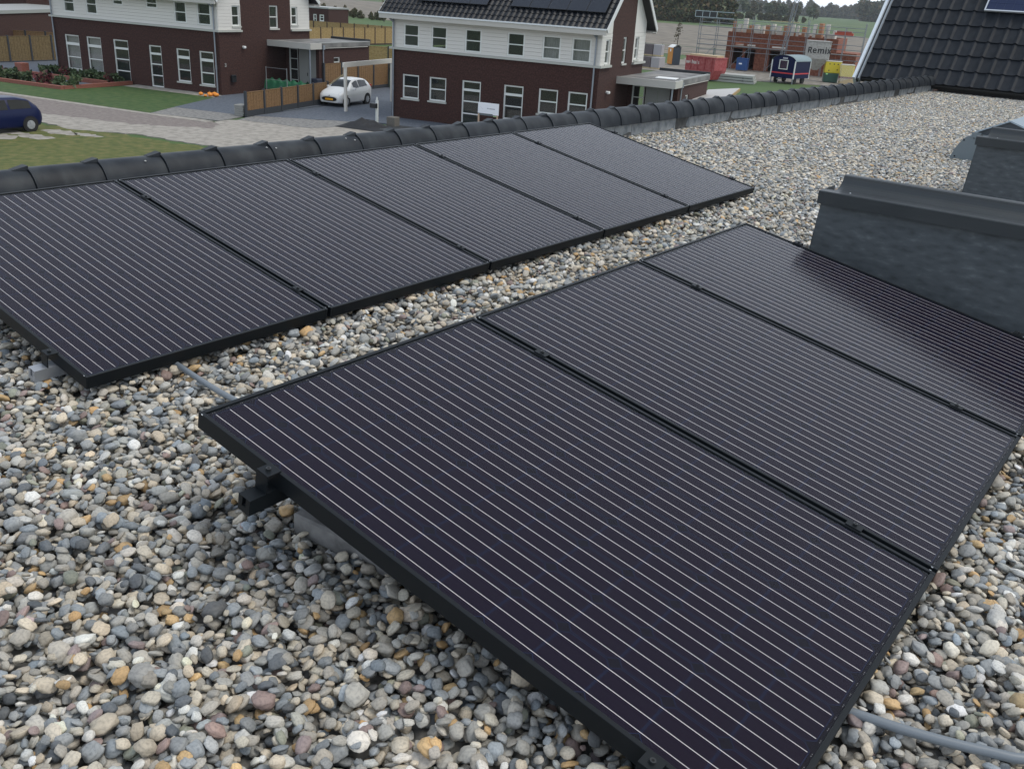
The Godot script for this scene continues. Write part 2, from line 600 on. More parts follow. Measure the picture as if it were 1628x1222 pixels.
func roof_things():
	var A := Vector3(0.21198, 0.37237, -2.47247)
	var B := Vector3(0, 0.345, 0)
	var names_b := ["end solar panel of the three-panel row, black rail stubs sticking out", "middle solar panel of the three-panel row", "solar panel of the three-panel row beside the dark roof upstand"]
	for k in 3: make_panel(names_b[k], B + Vector3(k * (PW + GAP), 0, 0), "row of three solar panels")
	var names_a := ["end solar panel of the five-panel row, at the silver rail stub", "second solar panel of the five-panel row from silver rail stub", "middle solar panel of the five-panel row along the ridge tiles", "fourth solar panel of the five-panel row from silver rail stub", "last solar panel of the five-panel row, beside open gravel"]
	for k in 5: make_panel(names_a[k], A + Vector3(k * (PW + GAP), 0, 0), "row of five solar panels")
	var black := mat("anodised")
	make_rail("black rail with bolted clamps under raised edge of three panels", B, 0.285, 3, "mounting rails", black, 0.0)
	make_rail("black rail with bolted clamps under low edge of three panels", B, 1.335, 3, "mounting rails", black, 0.0)
	make_rail("black rail with clamps under five panels, next to ridge tiles", A, 0.25, 5, "mounting rails", black, 0.0)
	make_rail("rail with silver cut end under low edge of five panels", A, 1.355, 5, "mounting rails", mat("mill_alu", 0.35, 0.37, 0.4, 0.35, 0.5), 0.0)
	var concrete := noisy("concrete", [Color(0.10, 0.10, 0.10), Color(0.17, 0.17, 0.17), Color(0.22, 0.22, 0.215)], 0.6, 0.03, 5, 0.9, 0.1)
	one("concrete_slab", MB.new().cbox(Vector3(0, 0, 0), Vector3(0.5, 0.062, 0.95), 0.006), concrete, "grey concrete ballast slab lying in gravel under panel edge", "concrete slab", Vector3(0.145, 0.0, 0.16), 0.06)
	var grey := mat("conduit", 0.15, 0.175, 0.20, 0.45)
	var path := func(pts: Array) -> PackedVector3Array:
		var c := Curve3D.new()
		for i in pts.size():
			var t: Vector3 = (pts[mini(i + 1, pts.size() - 1)] - pts[maxi(i - 1, 0)]) / 6.0
			c.add_point(pts[i], -t, t)
		c.bake_interval = 0.02
		return c.get_baked_points()
	one("conduit", MB.new().tube(path.call([Vector3(0.64, 0.03, -1.5), Vector3(0.575, 0.036, -1.12), Vector3(0.555, 0.036, -0.973), Vector3(0.509, 0.036, -0.61), Vector3(0.50, 0.04, -0.2), Vector3(0.5, 0.05, 0.12)]), 0.0105, 12), grey, "grey plastic conduit crossing the gravel between the panel rows", "conduit")
	one("conduit", MB.new().tube(path.call([Vector3(0.36, 0.04, 1.15), Vector3(0.405, 0.036, 1.40), Vector3(0.433, 0.036, 1.52), Vector3(0.462, 0.036, 1.642), Vector3(0.505, 0.036, 1.763), Vector3(0.56, 0.036, 1.86), Vector3(0.8, 0.034, 2.1), Vector3(1.3, 0.034, 2.35)]), 0.0105, 12), grey, "grey plastic conduit curving away from low edge of end panel", "conduit")
	parapet()
	upstand("roof_upstand", "dark lead-clad roof upstand with curved metal cap beside three panels", 3.5, 0.247, 2.9, 0.451, 0.2)
	upstand("roof_upstand", "taller dark lead-clad upstand with metal cap next to grey vent", 6.95, 0.228, 2.4, 0.455, 0.2)
	vent()
	tiled_roof()

func parapet():
	var t := thing("parapet_wall", "low parapet wall with grey lead flashing and dark half-round ridge tiles", "parapet", Vector3(0, 0, -3.353))
	var x1 := 19.62
	part(t, "wall", MB.new().lohi(Vector3(-4.0, -0.25, -0.06), Vector3(x1, 0.15, 0.056)), noisy("lead_dark", [Color(0.055, 0.056, 0.055), Color(0.10, 0.10, 0.098), Color(0.16, 0.155, 0.145)], 1.2, 0.02, 5, 0.7, 0.2))
	part(t, "outer_wall", MB.new().lohi(Vector3(-4.0, GROUND, -0.22), Vector3(x1, -0.02, -0.061)), brick_mat())
	# lead sheets: uneven rounded outlines, a few mm proud
	rng.seed = 5
	var lead := noisy("lead", [Color(0.16, 0.18, 0.195), Color(0.26, 0.28, 0.295), Color(0.32, 0.34, 0.35)], 0.7, 0.02, 5, 0.62, 0.15)
	var x := -3.9
	var n := 0
	while x < x1 - 0.3:
		var w := rng.randf_range(0.45, 1.15) if n % 3 else rng.randf_range(0.3, 0.45)
		if x + w > x1: w = x1 - x - 0.02
		var p := PackedVector2Array()
		var r := rng.randf_range(0.03, 0.10)
		var round_l := rng.randf() < 0.6
		var round_r := rng.randf() < 0.6
		var low := rng.randf_range(-0.03, 0.03)
		if round_l:
			for k in 6: p.append(Vector2(r - r * sin(PI / 2 * k / 5.0), 0.145 - (0.145 - low) * (k / 5.0) * 0.8))
		else:
			p.append(Vector2(0, 0.145)); p.append(Vector2(0, low))
		p.append(Vector2(r * 1.1, low))
		p.append(Vector2(w * 0.5, low + rng.randf_range(-0.015, 0.01)))
		p.append(Vector2(w - r * 1.1, low + rng.randf_range(-0.01, 0.02)))
		if round_r:
			for k in 6: p.append(Vector2(w - r + r * sin(PI / 2 * k / 5.0) * 0.98, low + 0.02 + (0.12 - low) * k / 5.0))
		else:
			p.append(Vector2(w, low + 0.01)); p.append(Vector2(w, 0.145))
		part(t, "flashing_sheet", MB.new().prism(p, Vector3(x, 0, 0.0565), Vector3.RIGHT, Vector3.UP, 0.004 + 0.0015 * (n % 2)), lead)
		x += w + rng.randf_range(-0.02, 0.05) if n % 4 else w + rng.randf_range(0.1, 0.32)
		n += 1
	# half-round ridge tiles, each with its collar
	var tile := MB.new()
	var L := 0.404
	var rows := []
	var prof := [[0.0, 1.035], [0.012, 1.035], [0.02, 1.0], [0.2, 0.985], [L - 0.004, 0.965]]
	for q in prof:
		var row := []
		for k in 17:
			var a := PI * k / 16.0
			row.append(Vector3(q[0], 0.131 + 0.167 * sin(a) * q[1], 0.13 * cos(a) * q[1]))
		rows.append(row)
	tile.sheet(rows)
	# thickness at the near rim and at the open end
	for k in 16:
		var e: Vector3 = rows[0][k]
		var f: Vector3 = rows[0][k + 1]
		var o := Vector3(0, 0.131, 0)
		var ei := o + (e - o) * 0.88
		var fi := o + (f - o) * 0.88
		tile.quad(e, f, Vector3(0, fi.y, fi.z), Vector3(0, ei.y, ei.z))
	for s in [0, 16]:
		var sg := 1.0 if s == 0 else -1.0
		var a: Vector3 = rows[0][s]; var b: Vector3 = rows[4][s]
		var ai := a - Vector3(0, 0, sg * 0.016); var bi := b - Vector3(0, 0, sg * 0.016)
		if s == 0: tile.quad(a, ai, bi, b)
		else: tile.quad(a, b, bi, ai)
	var tm := tile.mesh()
	var clip := MB.new()
	clip.tri(Vector3(-0.075, 0.294, 0.022), Vector3(0.006, 0.312, 0.03), Vector3(0.006, 0.312, -0.03))
	clip.tri(Vector3(-0.075, 0.294, 0.022), Vector3(0.006, 0.312, -0.03), Vector3(-0.075, 0.294, -0.022))
	clip.quad(Vector3(-0.075, 0.290, 0.024), Vector3(0.006, 0.288, 0.034), Vector3(0.006, 0.312, 0.03), Vector3(-0.075, 0.294, 0.022))
	clip.quad(Vector3(0.006, 0.288, -0.034), Vector3(-0.075, 0.290, -0.024), Vector3(-0.075, 0.294, -0.022), Vector3(0.006, 0.312, -0.03))
	clip.quad(Vector3(0.006, 0.288, 0.034), Vector3(0.006, 0.288, -0.034), Vector3(0.006, 0.312, -0.03), Vector3(0.006, 0.312, 0.03))
	var cmesh := clip.mesh()
	var tmats := []
	for k in 4:
		tmats.append(dull(noisy("ridge_%d" % k, [Color(0.012, 0.0155, 0.021) * (0.85 + 0.1 * k), Color(0.018, 0.0225, 0.029) * (0.85 + 0.1 * k), Color(0.038, 0.044, 0.05)], 0.9, 0.015, 5, 0.5, 0.03), 0.32))
	var k := -12
	while 1.243 + k * L < x1:
		var o := put(t, "ridge_tile", tm, tmats[absi(k * 7) % 4], Vector3(1.243 + k * L, rng.randf_range(-0.002, 0.002), rng.randf_range(-0.003, 0.003)))
		put(o, "ridge_clip", cmesh, tmats[0])
		k += 1
	# bird droppings and lichen specks on a few tiles
	var dirt := mat("droppings", 0.45, 0.46, 0.45, 0.9)
	for q in [[2.83, 0.8], [2.9, 0.95], [3.55, 0.7], [1.93, 0.85], [3.62, 1.0]]:
		var a: float = q[1]
		var at := Vector3(q[0], 0.131 + 0.166 * sin(PI / 2 - a * 0.6), 0.13 * cos(PI / 2 - a * 0.6))
		part(t, "bird_dropping", MB.new().cyl(at + Vector3(0, -0.001, 0), at + Vector3(0, 0.0022, 0.0012), 0.008, 0.005, 7), dirt)

func upstand(called: String, label: String, x: float, z0: float, z1: float, h: float, deep: float):
	var t := thing(called, label, "roof upstand", Vector3(x, 0, z0))
	var l := z1 - z0
	var clad := noisy("epdm", [Color(0.026, 0.033, 0.039), Color(0.048, 0.059, 0.068), Color(0.06, 0.073, 0.083), Color(0.11, 0.128, 0.14)], 1.6, 0.05, 7, 0.5, 0.0, 512, 1.0)
	clad.uv1_scale = Vector3(0.8, 0.9, 0.35)
	var b := MB.new()
	# front face flares a little at its foot and left end
	var rows := []
	for j in 7:
		var y := -0.03 + (h + 0.03) * j / 6.0
		var row := []
		for i in 15:
			var z := -0.025 * (1 - j / 6.0) + (l + 0.025) * i / 14.0
			row.append(Vector3(-0.02 * pow(1 - j / 6.0, 2) + 0.002 * sin(i * 2.3 + j), y, z))
		rows.append(row)
	b.sheet(rows)
	b.quad(Vector3(0.75, -0.03, -0.025), Vector3(-0.02, -0.03, -0.025), Vector3(0.0, h, 0), Vector3(0.75, h, 0))
	b.quad(Vector3(0.75, -0.03, l), Vector3(0.75, -0.03, -0.025), Vector3(0.75, h, 0), Vector3(0.75, h, l))
	part(t, "lead_cladding", b, clad)
	var cap := MB.new()
	var metal := noisy("cap", [Color(0.018, 0.023, 0.027), Color(0.023, 0.029, 0.033), Color(0.028, 0.034, 0.038)], 1.5, 0.01, 3, 0.42, 0.0)
	var prof := [Vector2(-0.028, h - 0.006), Vector2(-0.028, h + 0.054), Vector2(-0.024, h + 0.058), Vector2(0.01, h + 0.059), Vector2(0.03, h + 0.061)]
	for k in 9:
		var a := PI / 2 * k / 8.0
		prof.append(Vector2(0.03 + 0.1 * sin(a), h + 0.061 + 0.062 * (1 - cos(a))))
	var px: float = prof[-1].x
	var py: float = prof[-1].y
	var ext := func(p: Array, za: float, zb: float):
		for k in p.size() - 1:
			var a: Vector2 = p[k]; var e: Vector2 = p[k + 1]
			cap.quad(Vector3(a.x, a.y, za), Vector3(a.x, a.y, zb), Vector3(e.x, e.y, zb), Vector3(e.x, e.y, za))
	ext.call(prof.slice(0, 5), -0.012, l + 0.01)
	ext.call(prof.slice(4), 0.05, l - 0.05)
	ext.call([Vector2(px, py), Vector2(px + 0.012, py + 0.004), Vector2(px + 0.05, py + 0.004), Vector2(px + 0.052, h)], 0.05, l - 0.05)
	# closed ends
	var poly := PackedVector2Array()
	for q in prof.slice(4): poly.append(q)
	poly.append(Vector2(px + 0.05, py + 0.004)); poly.append(Vector2(px + 0.05, h + 0.03)); poly.append(Vector2(0.03, h + 0.03))
	cap.prism(poly, Vector3(0, 0, 0.049), Vector3.RIGHT, Vector3.UP, 0.002)
	cap.lohi(Vector3(-0.0278, h - 0.0055, -0.0118), Vector3(0.2, h + 0.0575, -0.0095))
	cap.lohi(Vector3(0.0, h - 0.002, 0), Vector3(0.74, h + 0.03, l))
	part(t, "metal_cap", cap, metal)
	part(t, "rivet", MB.new().cyl(Vector3(0.02, h + 0.06, 0.13), Vector3(0.02, h + 0.064, 0.13), 0.005, 0.003, 8), mat("bare_alu"))

func vent():
	var t := thing("roof_vent", "light grey metal roof vent with pitched lid behind dark upstand", "roof vent", Vector3(9.5, 0, 0))
	var grey := mat("vent_grey", 0.16, 0.195, 0.215, 0.5, 0.1)
	var p := PackedVector2Array([Vector2(-0.505, 0.0), Vector2(-0.47, 0.105), Vector2(-0.41, 0.215), Vector2(-0.37, 0.245), Vector2(-0.32, 0.25), Vector2(-0.25, 0.23), Vector2(0.3, 0.23), Vector2(0.3, 0.0)])
	part(t, "side_cheek", MB.new().prism(p, Vector3(0.9, 0, 0), Vector3.BACK, Vector3.UP, 0.9), grey)
	for q in [Vector2(-0.40, 0.2), Vector2(-0.455, 0.03), Vector2(-0.31, 0.235)]:
		part(t, "bolt", MB.new().cyl(Vector3(0.0, q.y, q.x), Vector3(-0.006, q.y, q.x), 0.008, 0.008, 8), mat("socket"))
	var lid := PackedVector2Array([Vector2(-0.31, 0.285), Vector2(-0.02, 0.425), Vector2(0.36, 0.30), Vector2(0.36, 0.25), Vector2(-0.31, 0.25)])
	part(t, "lid_end", MB.new().prism(lid, Vector3(0.85, 0, 0), Vector3.BACK, Vector3.UP, 0.8), mat("vent_dark", 0.05, 0.062, 0.075, 0.4))
	var edge := mat("vent_edge", 0.33, 0.4, 0.46, 0.4, 0.2)
	var e := MB.new()
	e.bar(Vector3(0.45, 0.29, -0.318), Vector3(0.45, 0.4345, -0.02), 0.86, 0.014)
	part(t, "lid_sheet", e, edge)
	part(t, "lid_sheet", MB.new().bar(Vector3(0.45, 0.4345, -0.019), Vector3(0.45, 0.305, 0.37), 0.86, 0.014), edge)
	part(t, "hinge", MB.new().lohi(Vector3(-0.012, 0.235, -0.34), Vector3(0.0, 0.29, -0.25)), grey)
	part(t, "hinge", MB.new().lohi(Vector3(-0.012, 0.238, -0.235), Vector3(0.0, 0.275, -0.16)), grey)

func tiled_roof():
	var t := thing("tiled_roof", "steep dark grey tiled roof with white verge board above gravel", "roof", Vector3(19.36, 0.16, -4.72))
	var s := deg_to_rad(52.0)
	t.basis = Basis(Vector3(0, 0, 1), Vector3(-sin(s), cos(s), 0), Vector3(-cos(s), -sin(s), 0))   # x along the eave, y out of the roof, -z up the slope
	var gauge := 0.352
	var wide := 0.245
	var cols := 34
	var courses := 9
	part(t, "roof_boarding", MB.new().lohi(Vector3(0.0, -0.12, -7.0), Vector3(cols * wide, -0.03, 0.05)), mat("underlay", 0.03, 0.03, 0.03, 0.9))
	# one tile: flat pan and a roll on its edge
	var b := MB.new()
	var rows := []
	for z in [0.035, 0.03, -0.2, -gauge - 0.02]:
		var row := []
		for k in 15:
			var x := wide * k / 14.0
			var q := (x - wide * 0.80) / 0.045
			var y := 0.030 * pow(maxf(0.0, cos(clampf(q, -1, 1) * PI / 2)), 1.3) - 0.004 * sin(PI * clampf(x / (wide * 0.62), 0, 1))
			y += 0.024 * (z + gauge) / gauge if z < 0.033 else 0.020
			row.append(Vector3(x, y, z))
		rows.append(row)
	b.sheet(rows.slice(1), true)
	var low: Array = rows[1]
	for k in 14:
		b.quad(low[k] - Vector3(0, 0.028, 0), low[k + 1] - Vector3(0, 0.028, 0), low[k + 1], low[k])
	var m := b.mesh()
	var tm := []
	for k in 3: tm.append(dull(noisy("rooftile_%d" % k, [Color(0.009, 0.0115, 0.016) * (0.9 + 0.1 * k), Color(0.014, 0.0175, 0.023) * (0.9 + 0.1 * k), Color(0.021, 0.025, 0.031)], 0.8, 0.02, 4, 0.6, 0.0), 0.33))
	rng.seed = 21
	for j in courses:
		for i in cols:
			if j > 6 and i > 26: continue
			put(t, "roof_tile", m, tm[rng.randi() % 3], Vector3(i * wide, rng.randf_range(-0.001, 0.001), -j * gauge + rng.randf_range(-0.003, 0.003)))
	part(t, "verge_board", MB.new().lohi(Vector3(-0.13, -0.12, -7.0), Vector3(-0.075, 0.10, 0.12)), mat("white_board", 0.62, 0.68, 0.74, 0.45))
	part(t, "verge_gutter", MB.new().lohi(Vector3(-0.075, -0.10, -7.0), Vector3(-0.03, 0.02, 0.1)), mat("dark_gutter", 0.02, 0.022, 0.025, 0.5))
	part(t, "verge_trim", MB.new().lohi(Vector3(-0.03, -0.10, -7.0), Vector3(0.0, 0.07, 0.1)), mat("verge_trim", 0.25, 0.28, 0.31, 0.5))
	one("eaves_wall", MB.new().lohi(Vector3(19.55, -0.3, -3.2), Vector3(19.75, 0.2, 4.0)), noisy("eaves_wall", [Color(0.05, 0.05, 0.055), Color(0.09, 0.085, 0.09)], 0.4, 0.05, 4, 0.9, 0.2), "dark low wall under the eave of the tiled roof", "wall")
	one("gable_wall", MB.new().prism(PackedVector2Array([Vector2(0, -5.4), Vector2(0, 0), Vector2(4.3, 5.4), Vector2(8.6, 0), Vector2(8.6, -5.4)]), Vector3(19.5, 0.05, -4.6), Vector3.RIGHT, Vector3.UP, 0.3), brick_mat(), "brick gable wall below the tiled roof with white verge", "wall")
	var p := thing("roof_solar_panel", "blue solar panel with silver frame on the dark tiled roof", "solar panel")
	p.transform = t.transform * Transform3D(Basis.IDENTITY, Vector3(1.86, 0.11, -1.70))
	var fr := mat("silver_frame", 0.6, 0.63, 0.67, 0.35, 0.4)
	part(p, "frame_bar", MB.new().lohi(Vector3(0, -0.04, -0.025), Vector3(1.65, 0, 0)), fr)
	part(p, "frame_bar", MB.new().lohi(Vector3(0, -0.04, -1.0), Vector3(1.65, 0, -0.975)), fr)
	part(p, "frame_bar", MB.new().lohi(Vector3(0, -0.04, -0.975), Vector3(0.025, 0, -0.025)), fr)
	part(p, "frame_bar", MB.new().lohi(Vector3(1.625, -0.04, -0.975), Vector3(1.65, 0, -0.025)), fr)
	part(p, "roof_hook", MB.new().lohi(Vector3(0.3, -0.09, -0.3), Vector3(0.35, -0.041, -0.2)).lohi(Vector3(1.3, -0.09, -0.3), Vector3(1.35, -0.041, -0.2)), fr)
	var cm := mat("blue_cell", 0.012, 0.02, 0.06, 0.15)
	for i in 10:
		for j in 6:
			part(p, "solar_cell", MB.new().lohi(Vector3(0.03 + i * 0.159, -0.012, -0.97 + j * 0.158), Vector3(0.03 + i * 0.159 + 0.155, -0.006, -0.97 + j * 0.158 + 0.154)), cm)
	part(p, "backsheet", MB.new().lohi(Vector3(0.025, -0.016, -0.975), Vector3(1.625, -0.0125, -0.025)), mat("blue_back", 0.05, 0.06, 0.09, 0.4))

func brick_mat() -> StandardMaterial3D:
	return noisy("brick", [Color(0.022, 0.010, 0.009), Color(0.038, 0.0155, 0.0125), Color(0.050, 0.020, 0.016), Color(0.064, 0.030, 0.024)], 3.0, 0.05, 5, 0.95, 0.0, 512, 1.6)

# ---------------------------------------------------------------- street level
func wb(b: MB, o: Vector3, ex: Vector3, ey: Vector3, lo: Vector3, hi: Vector3):
	var ez := ex.cross(ey)
	var c := (lo + hi) / 2
	b.box(o + ex * c.x + ey * c.y + ez * c.z, hi - lo, Basis(ex, ey, ez))

# wall sheet of some thickness with holes [x0, y0, x1, y1]
func wall(o: Vector3, ex: Vector3, ey: Vector3, w: float, y0: float, y1: float, holes: Array, thick := 0.25, x_from := 0.0) -> MB:
	var b := MB.new()
	var xs := [x_from, w]
	var ys := [y0, y1]
	for h in holes:
		for q in [h[0], h[2]]:
			if q > x_from and q < w and not xs.has(q): xs.append(q)
		for q in [h[1], h[3]]:
			if q > y0 and q < y1 and not ys.has(q): ys.append(q)
	xs.sort(); ys.sort()
	var ez := ex.cross(ey)
	var hole := func(i: int, j: int) -> bool:
		if i < 0 or j < 0 or i >= xs.size() - 1 or j >= ys.size() - 1: return true
		var cx: float = (xs[i] + xs[i + 1]) / 2
		var cy: float = (ys[j] + ys[j + 1]) / 2
		for h in holes:
			if cx > h[0] and cx < h[2] and cy > h[1] and cy < h[3]: return true
		return false
	for i in xs.size() - 1:
		for j in ys.size() - 1:
			if hole.call(i, j): continue
			var a: Vector3 = o + ex * xs[i] + ey * ys[j]
			var c: Vector3 = o + ex * xs[i + 1] + ey * ys[j]
			var d: Vector3 = o + ex * xs[i + 1] + ey * ys[j + 1]
			var e: Vector3 = o + ex * xs[i] + ey * ys[j + 1]
			var k := ez * -thick
			b.quad(a, c, d, e)
			b.quad(c + k, a + k, e + k, d + k)
			if hole.call(i - 1, j): b.quad(a + k, a, e, e + k)
			if hole.call(i + 1, j): b.quad(c, c + k, d + k, d)
			if hole.call(i, j - 1): b.quad(a + k, c + k, c, a)
			if hole.call(i, j + 1): b.quad(e, d, d + k, e + k)
	return b

# window or glazed door: bars = heights (share of the opening) of cross bars and their thickness
func window(parent: Node, called: String, o: Vector3, ex: Vector3, ey: Vector3, r: Array, bars: Array, sill := true, curtain := false, back := 0.05, fw := 0.075):
	var white := mat("white_frame", 0.66, 0.68, 0.66, 0.4)
	var b := MB.new()
	var x0: float = r[0]; var y0: float = r[1]; var x1: float = r[2]; var y1: float = r[3]
	var z1 := -back
	var z0 := z1 - 0.07
	wb(b, o, ex, ey, Vector3(x0, y0, z0), Vector3(x0 + fw, y1, z1))
	wb(b, o, ex, ey, Vector3(x1 - fw, y0, z0), Vector3(x1, y1, z1))
	wb(b, o, ex, ey, Vector3(x0 + fw, y0, z0 + 0.001), Vector3(x1 - fw, y0 + fw, z1 - 0.001))
	wb(b, o, ex, ey, Vector3(x0 + fw, y1 - fw, z0 + 0.001), Vector3(x1 - fw, y1, z1 - 0.001))
	var cuts := [y0 + fw]
	for q in bars:
		var yc: float = lerpf(y0, y1, q[0])
		wb(b, o, ex, ey, Vector3(x0 + fw, yc - q[1] / 2, z0 + 0.001), Vector3(x1 - fw, yc + q[1] / 2, z1 - 0.001))
		cuts.append(yc - q[1] / 2); cuts.append(yc + q[1] / 2)
	cuts.append(y1 - fw)
	var f := part(parent, called, b, white)
	var glass := pane("house_glass", 0.1, 0.12, 0.12, 0.12, 0.02)
	for k in range(0, cuts.size(), 2):
		var g := MB.new()
		wb(g, o, ex, ey, Vector3(x0 + fw - 0.01, cuts[k] - 0.01, z0 + 0.025), Vector3(x1 - fw + 0.01, cuts[k + 1] + 0.01, z0 + 0.035))
		part(f, "pane", g, glass)
	if curtain:
		var rows := []
		var ez := ex.cross(ey)
		for j in 2:
			var row := []
			for i in 25:
				row.append(o + ex * lerpf(x0 + 0.02, x1 - 0.02, i / 24.0) + ey * (y0 + 0.03 if j == 0 else y1 - 0.03) + ez * (z0 - 0.1 + 0.02 * sin(i * 1.9)))
			rows.append(row)
		part(f, "curtain", MB.new().sheet(rows), mat("curtain", 0.32, 0.33, 0.32, 0.9))
	if sill:
		var s := MB.new()
		wb(s, o, ex, ey, Vector3(x0 - 0.06, y0 - 0.09, -0.05), Vector3(x1 + 0.06, y0 - 0.002, 0.07))
		part(f, "sill", s, mat("sill", 0.42, 0.43, 0.40, 0.7))
	return f

func siding(parent: Node, o: Vector3, ex: Vector3, ey: Vector3, w: float, y0: float, y1: float, holes: Array, x_from := 0.0):
	var m := mat("siding", 0.62, 0.61, 0.58, 0.55)
	var n := int(round((y1 - y0) / 0.185))
	var hh := (y1 - y0) / n
	for k in n:
		var a := y0 + k * hh
		var b := y0 + (k + 1) * hh - 0.008
		var cuts := [x_from, w]
		for h in holes:
			if h[1] < b and h[3] > a:
				for q in [h[0], h[2]]:
					if q > x_from and q < w: cuts.append(q)
		cuts.sort()
		for i in cuts.size() - 1:
			var c: float = (cuts[i] + cuts[i + 1]) / 2
			var lo := a
			var hi := b
			for h in holes:
				if h[1] < b and h[3] > a and c > h[0] and c < h[2]:
					if h[1] > a: hi = h[1]
					elif h[3] < b: lo = h[3]
					else: hi = lo
			if hi - lo < 0.02 or cuts[i + 1] - cuts[i] < 0.02: continue
			var p := MB.new()
			wb(p, o, ex, ey, Vector3(cuts[i], lo, -0.1), Vector3(cuts[i + 1], hi, 0.012))
			part(parent, "siding_board", p, m)

func rooftile_set(parent: Node, w: float, slope: float, origin: Vector3, ex: Vector3, up: Vector3):
	# small interlocking tiles of one roof side, too small to pick apart
	var b := MB.new()
	var rows := []
	for z in [0.0, -0.2, -0.40]:
		var row := []
		for k in 9:
			var x := 0.3 * k / 8.0
			row.append(Vector3(x, 0.035 * cos(TAU * k / 8.0) + 0.03 * (z + 0.4) / 0.4, z))
		rows.append(row)
	b.sheet(rows, true)
	for k in 8: b.quad(rows[0][k] - Vector3(0, 0.03, 0), rows[0][k + 1] - Vector3(0, 0.03, 0), rows[0][k + 1], rows[0][k])
	var mm := MultiMesh.new()
	mm.transform_format = MultiMesh.TRANSFORM_3D
	mm.mesh = b.mesh()
	var nx := int(w / 0.3)
	var nz := int(slope / 0.36)
	mm.instance_count = nx * nz
	var out := ex.cross(up)
	var bs := Basis(ex, out, -up)
	var step := w / nx
	for j in nz:
		for i in nx:
			mm.set_instance_transform(j * nx + i, Transform3D(bs * Basis.from_scale(Vector3(step / 0.3, 1, 1)), origin + ex * i * step + up * j * (slope / nz) + out * 0.04))
	var o := MultiMeshInstance3D.new()
	o.name = "roof_tiles"
	o.multimesh = mm
	o.material_override = dull(mat("house_tile", 0.008, 0.010, 0.014, 0.4), 0.36)
	o.set_meta("kind", "stuff")
	parent.add_child(o, true)

